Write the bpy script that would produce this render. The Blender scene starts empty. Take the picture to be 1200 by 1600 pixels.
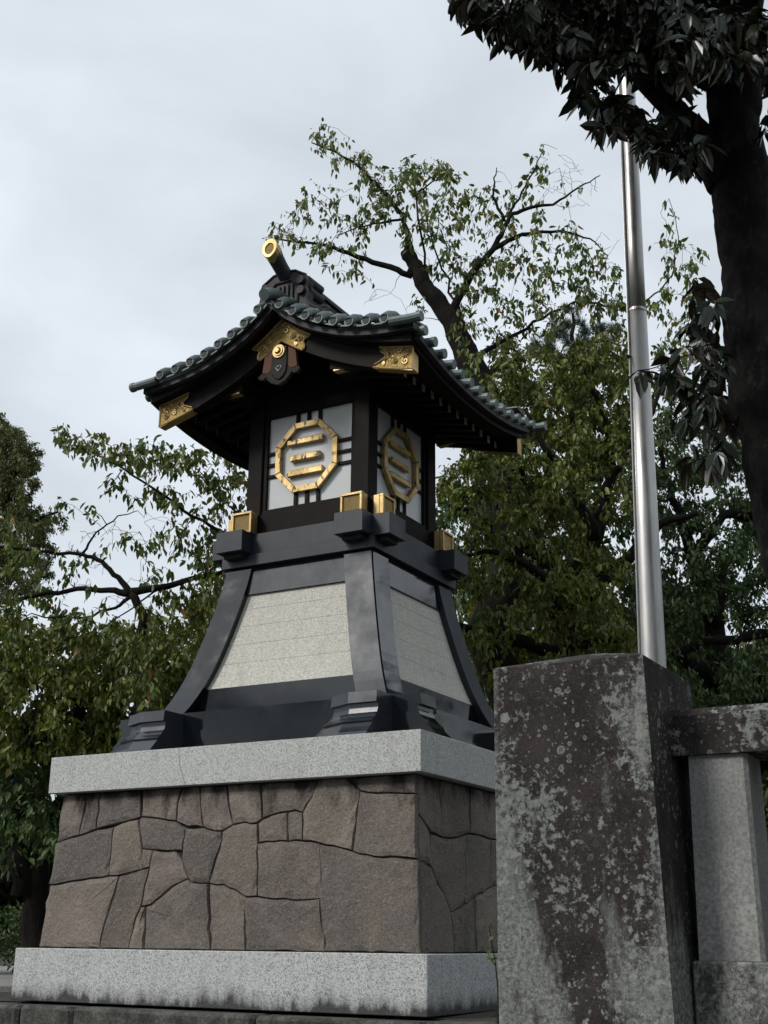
import bpy, bmesh, math, random
import numpy as np
from mathutils import Vector, Matrix
PI = math.pi
random.seed(7)
RNG = np.random.default_rng(11)
S = bpy.context.scene
C = S.collection

# ------------------------------------------------------------------ camera
CAM = Vector((6.83740, -11.22007, 0.54848))
RX = Vector((0.87268025, 0.48820706, 0.00911297))
UX = Vector((0.14907689, -0.28415711, 0.94711711))
FX = Vector((-0.46497878, 0.82517186, 0.32075869))
FPX = 1975.11                     # focal length in pixels of a 1200 x 1600 frame
cd = bpy.data.cameras.new('camera')
cam = bpy.data.objects.new('camera', cd)
C.objects.link(cam)
cd.sensor_fit = 'VERTICAL'
cd.sensor_height = 24.0
cd.lens = 24.0 * FPX / 1600.0
cd.clip_start = 0.05
cd.clip_end = 2000
cam.matrix_world = Matrix(((RX.x, UX.x, -FX.x, CAM.x), (RX.y, UX.y, -FX.y, CAM.y), (RX.z, UX.z, -FX.z, CAM.z), (0, 0, 0, 1)))
S.camera = cam
S.render.resolution_x = 768
S.render.resolution_y = 1024

def at(u, v, dist):
    """the point seen at (u, v) of the photograph, dist metres away over the ground"""
    d = FX + RX * ((u - 600) / FPX) - UX * ((v - 800) / FPX)
    h = Vector((FX.x, FX.y, 0)).normalized()
    return CAM + d * (dist / d.dot(h))

# ------------------------------------------------------------------ light
SUN_DIR = Vector((-0.40, -0.68, 0.62)).normalized()     # towards the sun
w = bpy.data.worlds.new('World')
S.world = w
w.use_nodes = True
nt = w.node_tree
for n in list(nt.nodes):
    nt.nodes.remove(n)
wo = nt.nodes.new('ShaderNodeOutputWorld')
sky = nt.nodes.new('ShaderNodeTexSky')
sky.sky_type = 'NISHITA'
sky.sun_disc = False
sky.sun_elevation = math.asin(SUN_DIR.z)
sky.sun_rotation = math.atan2(SUN_DIR.x, SUN_DIR.y)
sky.air_density = 1.0
sky.dust_density = 3.0
b1 = nt.nodes.new('ShaderNodeBackground')
b1.inputs[1].default_value = 0.08
nt.links.new(sky.outputs[0], b1.inputs[0])
tc = nt.nodes.new('ShaderNodeTexCoord')
mp = nt.nodes.new('ShaderNodeMapping')
mp.inputs['Scale'].default_value = (1.0, 1.0, 2.2)
nt.links.new(tc.outputs['Generated'], mp.inputs[0])
nz = nt.nodes.new('ShaderNodeTexNoise')
nz.inputs['Scale'].default_value = 2.6
nz.inputs['Detail'].default_value = 7
nz.inputs['Roughness'].default_value = 0.5
nz.inputs['Distortion'].default_value = 0.4
nt.links.new(mp.outputs[0], nz.inputs['Vector'])
cr = nt.nodes.new('ShaderNodeValToRGB')
cr.color_ramp.elements[0].position = 0.30
cr.color_ramp.elements[0].color = (0.47, 0.515, 0.555, 1)
cr.color_ramp.elements[1].position = 0.68
cr.color_ramp.elements[1].color = (0.69, 0.745, 0.81, 1)
nt.links.new(nz.outputs[0], cr.inputs[0])
b2 = nt.nodes.new('ShaderNodeBackground')
b2.inputs[1].default_value = 0.86
nt.links.new(cr.outputs[0], b2.inputs[0])
mx = nt.nodes.new('ShaderNodeMixShader')
mx.inputs[0].default_value = 0.93                       # overcast: cloud over most of the sky
nt.links.new(b1.outputs[0], mx.inputs[1])
nt.links.new(b2.outputs[0], mx.inputs[2])
nt.links.new(mx.outputs[0], wo.inputs[0])

sd = bpy.data.lights.new('sun', 'SUN')
sd.energy = 1.5
sd.angle = math.radians(14)
sd.color = (1.0, 0.965, 0.92)
sun = bpy.data.objects.new('sun', sd)
C.objects.link(sun)
sun.rotation_euler = SUN_DIR.to_track_quat('Z', 'Y').to_euler()
sun.location = (-10, -14, 20)

S.view_settings.view_transform = 'Standard'
S.view_settings.look = 'None'
S.view_settings.gamma = 1.0
S.view_settings.use_curve_mapping = False
S.view_settings.exposure = 0.55

# ------------------------------------------------------------------ materials
class NT:
    def __init__(s, name):
        s.m = bpy.data.materials.new(name)
        s.m.use_nodes = True
        s.t = s.m.node_tree
        s.b = s.t.nodes['Principled BSDF']
        s.out = s.t.nodes['Material Output']
        s.co = s.t.nodes.new('ShaderNodeTexCoord')
    def n(s, kind, **kw):
        x = s.t.nodes.new('ShaderNode' + kind)
        for k, v in kw.items():
            if k.startswith('_'):
                setattr(x, k[1:], v)
            else:
                x.inputs[k.replace('_', ' ')].default_value = v
        return x
    def l(s, a, b):
        s.t.links.new(a, b)
    def vec(s, scale=(1, 1, 1), loc=(0, 0, 0), rot=(0, 0, 0), src='Object'):
        m = s.n('Mapping')
        m.inputs['Scale'].default_value = scale
        m.inputs['Location'].default_value = loc
        m.inputs['Rotation'].default_value = rot
        s.l(s.co.outputs[src], m.inputs[0])
        return m.outputs[0]
    def noise(s, scale, detail=4, rough=0.55, vec=None, dist=0.0):
        x = s.n('TexNoise', Scale=scale, Detail=detail, Roughness=rough, Distortion=dist)
        s.l(vec or s.co.outputs['Object'], x.inputs['Vector'])
        return x.outputs[0]
    def vor(s, scale, vec=None, out='Distance', feature='F1', rnd=1.0):
        x = s.n('TexVoronoi', _feature=feature, Scale=scale, Randomness=rnd)
        s.l(vec or s.co.outputs['Object'], x.inputs['Vector'])
        return x.outputs[out]
    def ramp(s, src, stops, interp='LINEAR'):
        r = s.n('ValToRGB')
        r.color_ramp.interpolation = interp
        e = r.color_ramp.elements
        while len(e) < len(stops):
            e.new(0.5)
        for i, (p, c) in enumerate(stops):
            e[i].position = p
            e[i].color = (c, c, c, 1) if not isinstance(c, tuple) else (*c, 1)
        s.l(src, r.inputs[0])
        return r.outputs[0]
    def mix(s, fac, a, b, mode='MIX'):
        x = s.n('Mix', _data_type='RGBA', _blend_type=mode)
        for i, v in ((0, fac), (6, a), (7, b)):
            if hasattr(v, 'is_output') or hasattr(v, 'links'):
                s.l(v, x.inputs[i])
            elif i == 0:
                x.inputs[i].default_value = v
            else:
                x.inputs[i].default_value = (*v, 1)
        return x.outputs[2]
    def math(s, op, a, b=0.0, clamp=False):
        x = s.n('Math', _operation=op, _use_clamp=clamp)
        for i, v in ((0, a), (1, b)):
            if hasattr(v, 'links'):
                s.l(v, x.inputs[i])
            else:
                x.inputs[i].default_value = v
        return x.outputs[0]
    def sep(s, src='Object'):
        x = s.n('SeparateXYZ')
        s.l(s.co.outputs[src], x.inputs[0])
        return x.outputs
    def bump(s, h, dist=0.01, strength=1.0, normal=None):
        x = s.n('Bump', Distance=dist, Strength=strength)
        s.l(h, x.inputs['Height'])
        if normal:
            s.l(normal, x.inputs['Normal'])
        s.l(x.outputs[0], s.b.inputs['Normal'])
        return x.outputs[0]
    def set(s, col=None, rough=None, metal=None, ior=None, coat=None, coatr=None, spec=None):
        b = s.b.inputs
        def put(k, v):
            if hasattr(v, 'links'):
                s.l(v, b[k])
            else:
                b[k].default_value = (*v, 1) if isinstance(v, tuple) else v
        if col is not None: put('Base Color', col)
        if rough is not None: put('Roughness', rough)
        if metal is not None: put('Metallic', metal)
        if ior is not None: put('IOR', ior)
        if coat is not None: put('Coat Weight', coat)
        if coatr is not None: put('Coat Roughness', coatr)
        if spec is not None: put('Specular IOR Level', spec)
        return s.m

def obj_random(t):
    return t.n('ObjectInfo').outputs['Random']

def m_granite(name, base, dark, scale=55, stain=False, warm=None):
    t = NT(name)
    grain = t.vor(scale, out='Color')
    g = t.n('SeparateColor'); t.l(grain, g.inputs[0])
    c = t.ramp(g.outputs[0], [(0.0, dark), (0.16, dark), (0.3, tuple(x * .78 for x in base)), (0.62, base), (1.0, tuple(min(1, x * 1.18) for x in base))])
    fine = t.noise(scale * 2.2, 2)
    c = t.mix(t.ramp(fine, [(0.35, 0.0), (0.62, 0.45)]), c, tuple(x * .55 for x in base))
    cloud = t.noise(1.7, 5, .6)
    c = t.mix(t.ramp(cloud, [(0.35, 0.0), (0.75, 0.30)]), c, warm or tuple(x * .72 for x in base))
    # rain streaks running down the faces
    st = t.noise(3.0, 4, .6, vec=t.vec((2.6, 2.6, .35)))
    c = t.mix(t.ramp(st, [(0.52, 0.0), (0.74, 0.35)]), c, tuple(x * .45 for x in base))
    if stain:
        z = t.sep()[2]
        hgt = t.noise(9.0, 5, .65, vec=t.vec((1, 1, .25)))
        lvl = t.math('ADD', z, t.math('MULTIPLY', t.math('SUBTRACT', hgt, 0.5), -.30))
        low = t.noise(.9, 3, .5)
        lvl = t.math('ADD', lvl, t.math('MULTIPLY', t.math('SUBTRACT', low, 0.5), -.20))
        dirt = t.ramp(lvl, [(0.03, 0.9), (0.085, .35), (0.17, 0.0)])
        c = t.mix(dirt, c, (0.018, 0.019, 0.018))
    t.bump(t.math('ADD', fine, t.math('MULTIPLY', g.outputs[0], .5)), .004, .45)
    return t.set(col=c, rough=.78, spec=.3)

M = {}
M['granite'] = m_granite('pale_granite', (0.60, 0.61, 0.585), (0.24, 0.245, 0.24), 135)
M['granite_base'] = m_granite('pale_granite_damp', (0.60, 0.615, 0.605), (0.22, 0.225, 0.225), 115, stain=True)
M['granite_panel'] = m_granite('buff_granite', (0.64, 0.63, 0.57), (0.36, 0.355, 0.32), 125, warm=(0.50, 0.46, 0.34))

def m_brown():
    t = NT('brown_wall_stone')
    r = obj_random(t)
    v = t.n('CombineXYZ'); t.l(t.math('MULTIPLY', r, 37.0), v.inputs[0]); t.l(t.math('MULTIPLY', r, 91.0), v.inputs[1])
    add = t.n('VectorMath', _operation='ADD'); t.l(t.co.outputs['Object'], add.inputs[0]); t.l(v.outputs[0], add.inputs[1])
    P = add.outputs[0]
    c = t.ramp(r, [(0.0, (0.145, 0.124, 0.108)), (0.25, (0.215, 0.182, 0.160)), (0.5, (0.128, 0.118, 0.106)), (0.75, (0.225, 0.184, 0.164)), (1.0, (0.250, 0.215, 0.175))])
    c = t.mix(t.ramp(t.noise(3.2, 6, .62, vec=P), [(0.38, 0.0), (0.68, .68)]), c, (0.066, 0.060, 0.055))
    c = t.mix(t.ramp(t.noise(1.6, 5, .65, vec=P), [(0.52, 0.0), (0.70, .6)]), c, (0.27, 0.225, 0.17))
    sp = t.vor(120, vec=P, out='Color'); g = t.n('SeparateColor'); t.l(sp, g.inputs[0])
    c = t.mix(t.ramp(g.outputs[1], [(0.78, 0.0), (0.95, .42)]), c, (0.36, 0.32, 0.295))
    c = t.mix(t.ramp(g.outputs[0], [(0.05, .55), (0.22, 0.0)]), c, (0.055, 0.045, 0.042))
    # soot and algae hanging down from under the coping
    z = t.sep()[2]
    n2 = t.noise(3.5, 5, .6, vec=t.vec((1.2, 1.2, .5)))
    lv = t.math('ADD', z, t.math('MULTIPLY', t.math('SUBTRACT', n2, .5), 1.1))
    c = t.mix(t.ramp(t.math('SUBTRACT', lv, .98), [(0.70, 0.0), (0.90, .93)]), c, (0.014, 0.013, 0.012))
    h = t.math('ADD', t.noise(38, 5, .7, vec=P), t.math('MULTIPLY', t.noise(7, 4, .6, vec=P), 1.8))
    t.bump(h, .014, .95)
    return t.set(col=c, rough=.86, spec=.25)
M['brown'] = m_brown()

def m_black(name, rough, base=(0.022, 0.026, 0.030), ior=1.62, dirt=.045):
    t = NT(name)
    f = t.vor(150, out='Color'); g = t.n('SeparateColor'); t.l(f, g.inputs[0])
    c = t.mix(t.ramp(g.outputs[0], [(0.55, 0.0), (1.0, .5)]), base, tuple(x * 1.8 for x in base))
    d = t.noise(2.6, 6, .65)
    c = t.mix(t.ramp(d, [(0.45, 0.0), (0.8, .5)]), c, tuple(x * 1.5 + .08 * dirt for x in base))
    st = t.noise(5.0, 5, .7, vec=t.vec((3.0, 3.0, .25)))
    c = t.mix(t.ramp(st, [(0.55, 0.0), (0.85, .35)]), c, (dirt, dirt * 1.05, dirt * 1.05))
    r = t.ramp(t.noise(4.0, 5, .6), [(0.3, rough), (0.75, rough + .16)])
    t.bump(t.noise(60, 3), .0006, .25)
    return t.set(col=c, rough=r, ior=ior)
M['black'] = m_black('black_granite_honed', .42, (0.012, 0.017, 0.024), 1.5)
M['black_foot'] = m_black('black_granite_moulding', .16, (0.012, 0.016, 0.021), 1.75)
M['black_gloss'] = m_black('black_granite_polished', .02, (0.003, 0.005, 0.007), 1.70, .014)

def m_wood(name, a, b, c3, rough=.62):
    t = NT(name)
    g = t.noise(14, 6, .7, vec=t.vec((9, 9, .8)), dist=.6)
    c = t.mix(t.ramp(g, [(0.3, 0.0), (0.7, 1.0)]), a, b)
    c = t.mix(t.ramp(t.noise(3.1, 5, .6), [(0.5, 0.0), (0.75, .6)]), c, c3)
    t.bump(g, .003, .5)
    return t.set(col=c, rough=rough, spec=.12)
M['wood'] = m_wood('dark_lacquered_cypress', (0.005, 0.004, 0.0035), (0.014, 0.010, 0.008), (0.020, 0.012, 0.009))
M['wood_red'] = m_wood('weathered_red_wood', (0.075, 0.034, 0.021), (0.16, 0.085, 0.055), (0.05, 0.03, 0.022), .7)
M['wood_grey'] = m_wood('weathered_dark_carved_wood', (0.022, 0.020, 0.017), (0.05, 0.045, 0.038), (0.035, 0.03, 0.024), .75)

def m_tile():
    t = NT('patinated_copper_tile')
    r = obj_random(t)
    c = t.ramp(r, [(0, (0.100, 0.132, 0.126)), (.5, (0.130, 0.164, 0.156)), (1, (0.078, 0.104, 0.100))])
    c = t.mix(t.ramp(t.noise(6, 6, .65), [(0.35, 0.0), (0.7, .6)]), c, (0.050, 0.062, 0.062))
    c = t.mix(t.ramp(t.noise(21, 4, .6), [(0.6, 0.0), (0.8, .45)]), c, (0.15, 0.20, 0.185))
    t.bump(t.noise(30, 4), .003, .4)
    return t.set(col=c, rough=.50, metal=.25)
M['tile'] = m_tile()
def m_lead():
    t = NT('dark_bronze_sheet')
    c = t.mix(t.ramp(t.noise(5, 6, .65), [(0.35, 0.0), (0.7, 1.0)]), (0.016, 0.015, 0.017), (0.045, 0.042, 0.046))
    t.bump(t.noise(18, 4), .003, .4)
    return t.set(col=c, rough=.68, metal=.15)
M['lead'] = m_lead()

def m_gold(name, wear, mesh=False):
    t = NT(name)
    n1 = t.noise(14, 7, .72, vec=t.vec((1.6, 1.6, .9), rot=(0, .3, 0)))
    w_ = t.ramp(n1, [(wear, 0.0), (wear + .045, 1.0)])
    n2 = t.ramp(t.noise(5, 4, .6), [(.3, 0.0), (.7, 1.0)])
    g = t.mix(n2, (0.58, 0.43, 0.21), (0.38, 0.27, 0.12))
    c = t.mix(w_, g, (0.055, 0.030, 0.016))
    t.l(t.ramp(w_, [(0, 1.0), (1, 0.0)]), t.b.inputs['Metallic'])
    h = t.noise(70, 4, .7)
    if mesh:
        v = t.vor(95, feature='F1', rnd=.35)
        h = t.math('ADD', h, t.math('MULTIPLY', v, 6.0))
        c = t.mix(t.ramp(v, [(0.3, 0.0), (0.7, .55)]), c, (0.20, 0.14, 0.06))
    t.bump(h, .004, .6)
    t.l(t.ramp(n2, [(0, .42), (1, .60)]), t.b.inputs['Roughness'])
    return t.set(col=c)
M['gold'] = m_gold('gilt_copper', .66)
M['gold_worn'] = m_gold('flaking_gold_leaf', .56)
M['gold_mesh'] = m_gold('chased_gilt_copper', .66, True)
def m_goldground():
    t = NT('tarnished_gilt_ground')
    c = t.mix(t.ramp(t.noise(30, 5, .7), [(0.35, 0.0), (0.7, 1.0)]), (0.20, 0.135, 0.045), (0.40, 0.29, 0.11))
    t.bump(t.vor(120), .004, .9)
    return t.set(col=c, rough=.45, metal=.85)
M['gold_ground'] = m_goldground()
M['dark'] = NT('dark_opening').set(col=(0.008, 0.008, 0.008), rough=.8)
M['silver'] = NT('tarnished_silver').set(col=(0.45, 0.45, 0.44), rough=.4, metal=.8)
def m_white():
    t = NT('white_acrylic_panel')
    c = t.mix(t.ramp(t.noise(1.1, 3), [(0.35, 0.0), (0.7, 1.0)]), (0.62, 0.635, 0.625), (0.55, 0.575, 0.57))
    return t.set(col=c, rough=.22)
M['white'] = m_white()
def m_rafter():
    t = NT('white_painted_end_grain')
    c = t.mix(t.ramp(t.noise(16, 5), [(0.4, 0.0), (0.65, .7)]), (0.66, 0.64, 0.60), (0.36, 0.31, 0.27))
    return t.set(col=c, rough=.7)
M['paint'] = m_rafter()

def m_lichen(name, flip=0.0, mid=0.0, midk=0.0, z0=.5, z1=1.55):
    t = NT(name)
    z = t.sep()[2]
    # weathered granite body
    c = t.mix(t.ramp(t.noise(60, 6, .8), [(.40, 0), (.60, 1.0)]), (0.060, 0.062, 0.059), (0.31, 0.315, 0.295))
    c = t.mix(t.ramp(t.noise(3.0, 4), [(.4, 0), (.7, .7)]), c, (0.135, 0.150, 0.138))
    # plum-brown algae, heavier at the top and in vertical runs
    run = t.noise(2.3, 7, .68, vec=t.vec((2.1, 2.1, .62), loc=(.35 + flip, 0, .2)), dist=.25)
    top = t.ramp(z, [(0.30, 0.0), (1.0, 1.0)])
    zz = t.n('MapRange'); zz.inputs[1].default_value = z0; zz.inputs[2].default_value = z1; zz.inputs[3].default_value = -.06; zz.inputs[4].default_value = .21
    t.l(z, zz.inputs[0])
    lvl = t.math('ADD', run, zz.outputs[0])
    xs = t.sep()[0]                                  # the stain hangs down the middle of the face
    off = t.math('ABSOLUTE', t.math('SUBTRACT', t.math('ADD', xs, t.math('MULTIPLY', t.noise(4, 4, .6), .16)), mid + .08))
    lvl = t.math('ADD', lvl, t.math('MULTIPLY', t.math('SUBTRACT', .15, off), midk))
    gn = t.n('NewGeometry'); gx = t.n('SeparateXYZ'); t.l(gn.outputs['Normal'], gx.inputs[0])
    lvl = t.math('ADD', lvl, t.math('MULTIPLY', gx.outputs[0], .16))   # side shade painted into the colour: faces turned to +x go darker
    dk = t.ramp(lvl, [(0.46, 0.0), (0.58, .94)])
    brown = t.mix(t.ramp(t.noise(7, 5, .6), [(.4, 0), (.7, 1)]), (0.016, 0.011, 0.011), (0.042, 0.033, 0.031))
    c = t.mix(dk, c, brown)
    grit = t.ramp(t.noise(120, 3, .7), [(.55, 0), (.8, .30)])
    c = t.mix(grit, c, (0.22, 0.21, 0.20))
    # pale lichen rosettes in drifts
    wv = t.n('TexNoise', Scale=22.0, Detail=3.0); t.l(t.co.outputs['Object'], wv.inputs['Vector'])
    mv = t.n('Mix', _data_type='VECTOR'); mv.inputs[0].default_value = .022
    t.l(t.co.outputs['Object'], mv.inputs[4]); t.l(wv.outputs['Color'], mv.inputs[5])
    drift = t.ramp(t.noise(2.9, 4, .6, vec=t.vec((1.2, 1.2, .8), loc=(1.3, .4, .7))), [(.42, 0), (.52, 1.0)])
    tot = None
    for sc, th, lo in ((19, .32, .58), (34, .36, .50), (60, .40, .5), (9.5, .24, .72)):
        x = t.n('TexVoronoi', Scale=float(sc), Randomness=1.0); t.l(mv.outputs[1], x.inputs['Vector'])
        g = t.n('SeparateColor'); t.l(x.outputs['Color'], g.inputs[0])
        rad = t.math('MULTIPLY', t.ramp(g.outputs[0], [(lo, 0.0), (1.0, 1.0)]), th)
        s1 = t.math('LESS_THAN', x.outputs['Distance'], rad)
        ring = t.math('SUBTRACT', 1.0, t.math('MULTIPLY', t.math('LESS_THAN', x.outputs['Distance'], t.math('MULTIPLY', rad, .62)), .45))
        s1 = t.math('MULTIPLY', s1, ring)
        tot = s1 if tot is None else t.math('MAXIMUM', tot, s1)
    cr1 = t.n('TexNoise', Scale=34.0, Detail=7.0, Roughness=.72); t.l(mv.outputs[1], cr1.inputs['Vector'])
    zone = t.noise(3.4, 5, .62, vec=t.vec((1.5, 1.5, .8), loc=(2.1, 0, 1.7)))
    zone = t.math('ADD', zone, t.math('MULTIPLY', t.math('SUBTRACT', off, .17), midk * .55))
    crust = t.ramp(t.math('SUBTRACT', t.math('ADD', t.math('MULTIPLY', cr1.outputs[0], .70), t.math('MULTIPLY', zone, .58)), t.math('MULTIPLY', gx.outputs[0], .12)), [(.655, 0.0), (.70, .75)])  # pale crust thinned on +x faces too, deepening the painted side shade
    lich = t.math('MULTIPLY', tot, t.math('ADD', t.math('MULTIPLY', drift, .80), .12), clamp=True)
    lich = t.math('MAXIMUM', lich, crust)
    c = t.mix(lich, c, t.mix(t.ramp(cr1.outputs[0], [(.45, 0), (.7, 1)]), (0.15, 0.165, 0.15), (0.36, 0.37, 0.34)))
    hh = t.math('ADD', t.math('MULTIPLY', t.noise(75, 4, .7), .6), t.math('MULTIPLY', lich, .35))
    hh = t.math('ADD', hh, t.noise(9, 4, .6))
    t.bump(hh, .006, .8)
    return t.set(col=c, rough=.9, spec=.2)
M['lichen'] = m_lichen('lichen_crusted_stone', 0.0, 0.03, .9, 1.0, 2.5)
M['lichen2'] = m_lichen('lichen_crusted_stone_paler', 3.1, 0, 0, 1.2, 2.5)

def m_baluster():
    t = NT('tooled_grey_stone')
    c = t.mix(t.ramp(t.noise(85, 3, .6), [(.35, 0), (.65, 1)]), (0.20, 0.20, 0.193), (0.36, 0.36, 0.34))
    c = t.mix(t.ramp(t.noise(2.5, 5, .6), [(.45, 0), (.7, .5)]), c, (0.15, 0.155, 0.15))
    z = t.sep()[2]
    h = t.math('ADD', z, t.math('MULTIPLY', t.noise(9, 3), .1))
    c = t.mix(t.ramp(h, [(1.06 / 2, 0), (1.2 / 2, 0.0)]), c, (.1, .1, .1))
    bands = t.noise(40, 2, .5, vec=t.vec((.35, .35, 3.0)))
    t.bump(t.math('ADD', t.math('MULTIPLY', bands, .35), t.noise(80, 3)), .003, .5)
    return t.set(col=c, rough=.9, spec=.2)
M['baluster'] = m_baluster()

def m_steel():
    t = NT('brushed_stainless_steel')
    b = t.noise(30, 4, .6, vec=t.vec((6, 6, .12)))
    c = t.mix(t.ramp(t.noise(2.5, 5, .7, vec=t.vec((2, 2, .4))), [(.45, 0), (.8, .6)]), (0.50, 0.49, 0.47), (0.24, 0.235, 0.22))
    t.bump(b, .0008, .3)
    r = t.ramp(t.noise(5, 4), [(.3, .34), (.7, .44)])
    return t.set(col=c, rough=r, metal=1.0)
M['steel'] = m_steel()

def m_bark(name, a, b, moss=None):
    t = NT(name)
    n1 = t.noise(7, 7, .7, vec=t.vec((1.6, 1.6, .55)), dist=.5)
    c = t.mix(t.ramp(n1, [(.35, 0), (.68, 1)]), a, b)
    if moss:
        c = t.mix(t.ramp(t.noise(2.4, 6, .7), [(.50, 0), (.64, .75)]), c, moss)
    t.bump(t.math('ADD', n1, t.math('MULTIPLY', t.noise(40, 4, .7), .5)), .035, .9)
    return t.set(col=c, rough=.92, spec=.15)
M['bark'] = m_bark('cherry_bark', (0.007, 0.006, 0.0055), (0.022, 0.019, 0.016), (0.014, 0.018, 0.010))
def m_magbark():
    t = NT('dark_magnolia_bark')
    n1 = t.noise(5, 8, .75, vec=t.vec((1.8, 1.8, .45)), dist=.5)
    n2 = t.noise(13, 8, .8, vec=t.vec((1.3, 1.3, .7)))
    c = t.mix(t.ramp(n1, [(.40, 0), (.62, 1)]), (0.004, 0.0035, 0.0035), (0.020, 0.016, 0.016))
    c = t.mix(t.ramp(n2, [(.54, 0), (.66, .8)]), c, (0.060, 0.051, 0.050))
    c = t.mix(t.ramp(t.noise(3, 6, .7), [(.54, 0), (.66, .6)]), c, (0.016, 0.022, 0.013))
    rdg = t.vor(16, vec=t.vec((1.6, 1.6, .4)), feature='DISTANCE_TO_EDGE')
    t.bump(t.math('ADD', t.math('ADD', n1, t.math('MULTIPLY', n2, .8)), 0.0), .035, 1.0)
    return t.set(col=c, rough=.9, spec=.2)
M['bark_mag'] = m_magbark()
M['twig'] = m_bark('twig_bark', (0.016, 0.014, 0.012), (0.048, 0.042, 0.036))

def m_leaf(name, stops, rough=.45, trans=.25, under=None):
    t = NT(name)
    a = t.n('Attribute'); a.attribute_name = 'tint'
    c = t.ramp(a.outputs['Fac'], stops)
    if under:
        geo = t.n('NewGeometry')
        c = t.mix(geo.outputs['Backfacing'], c, under)
    t.set(col=c, rough=rough, spec=.4)
    tr = t.n('BsdfTranslucent')
    t.l(t.mix(.0, c, c), tr.inputs[0])
    m = t.n('MixShader'); m.inputs[0].default_value = trans
    t.l(t.b.outputs[0], m.inputs[1]); t.l(tr.outputs[0], m.inputs[2]); t.l(m.outputs[0], t.out.inputs[0])
    return t.m
M['leaf_cherry'] = m_leaf('cherry_leaf', [(0, (0.048, 0.080, 0.013)), (.35, (0.083, 0.120, 0.020)), (.7, (0.128, 0.162, 0.030)), (.93, (0.184, 0.182, 0.036)), (.962, (0.300, 0.187, 0.035)), (1, (0.300, 0.112, 0.030))], .42, .30)
M['leaf_dark'] = m_leaf('dark_broadleaf', [(0, (0.032, 0.064, 0.020)), (.4, (0.054, 0.099, 0.028)), (.8, (0.089, 0.141, 0.040)), (.965, (0.135, 0.171, 0.051)), (1, (0.255, 0.184, 0.045))], .36, .22)
M['leaf_olive'] = m_leaf('olive_broadleaf', [(0, (0.057, 0.086, 0.012)), (.4, (0.101, 0.134, 0.019)), (.8, (0.155, 0.179, 0.028)), (.95, (0.221, 0.210, 0.041)), (1, (0.300, 0.210, 0.048))], .42, .28)
M['leaf_fine'] = m_leaf('fine_bronze_green_leaf', [(0, (0.053, 0.072, 0.016)), (.5, (0.095, 0.113, 0.026)), (.85, (0.138, 0.138, 0.036)), (1, (0.188, 0.120, 0.036))], .55, .25)
M['leaf_pine'] = m_leaf('pine_needle', [(0, (0.014, 0.034, 0.022)), (1, (0.034, 0.062, 0.038))], .5, .12)
M['leaf_mag'] = m_leaf('magnolia_leaf', [(0, (0.008, 0.017, 0.008)), (.6, (0.014, 0.025, 0.013)), (1, (0.025, 0.033, 0.017))], .27, .06, under=(0.029, 0.023, 0.011))
M['leaf_far'] = m_leaf('far_foliage', [(0, (0.020, 0.031, 0.009)), (.6, (0.037, 0.054, 0.015)), (1, (0.066, 0.080, 0.024))], .6, .2)
M['leaf_bright'] = m_leaf('young_leaf', [(0, (0.09, 0.13, 0.03)), (1, (0.15, 0.19, 0.05))], .4, .3)

def m_ground():
    t = NT('leaf_strewn_earth')
    c = t.mix(t.ramp(t.noise(1.3, 6, .65), [(.35, 0), (.7, 1)]), (0.034, 0.027, 0.021), (0.070, 0.058, 0.044))
    c = t.mix(t.ramp(t.noise(26, 5, .7), [(.55, 0), (.75, .7)]), c, (0.022, 0.030, 0.014))
    t.bump(t.noise(22, 6, .7), .03, .8)
    return t.set(col=c, rough=.95)
M['ground'] = m_ground()
def m_asphalt():
    t = NT('asphalt')
    c = t.mix(t.ramp(t.noise(180, 3, .6), [(.35, 0), (.7, 1)]), (0.040, 0.040, 0.041), (0.075, 0.075, 0.074))
    c = t.mix(t.ramp(t.noise(.7, 5), [(.4, 0), (.7, .5)]), c, (0.060, 0.058, 0.055))
    t.bump(t.noise(140, 3), .006, .6)
    return t.set(col=c, rough=.9)
M['asphalt'] = m_asphalt()
def m_kerb():
    t = NT('mossy_kerb_stone')
    c = t.mix(t.ramp(t.noise(46, 4, .7), [(.35, 0), (.7, 1)]), (0.045, 0.045, 0.040), (0.17, 0.165, 0.150))
    c = t.mix(t.ramp(t.noise(4.0, 6, .7), [(.40, 0), (.60, .9)]), c, (0.022, 0.024, 0.018))
    t.bump(t.noise(30, 5, .7), .012, .9)
    return t.set(col=c, rough=.95)
M['kerb'] = m_kerb()

# ------------------------------------------------------------------ helpers
def org(o):
    v = Vector((0, 0, 0))
    while o is not None:
        v = v + o.location
        o = o.parent
    return v

def thing(name, label, cat, loc=(0, 0, 0), group=None):
    o = bpy.data.objects.new(name, None)
    o.empty_display_size = .2
    C.objects.link(o)
    o.location = loc
    o['label'] = label
    o['category'] = cat
    if group:
        o['group'] = group
    return o

def link(name, me, parent=None, mat=None, smooth=False, loc=None):
    if mat is not None and not me.materials:
        me.materials.append(M[mat])
    if smooth:
        me.polygons.foreach_set('use_smooth', [True] * len(me.polygons))
    o = bpy.data.objects.new(name, me)
    C.objects.link(o)
    if parent is not None:
        o.parent = parent
    if loc is not None:
        o.location = Vector(loc) - (org(parent) if parent else Vector((0, 0, 0)))
    return o

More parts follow.
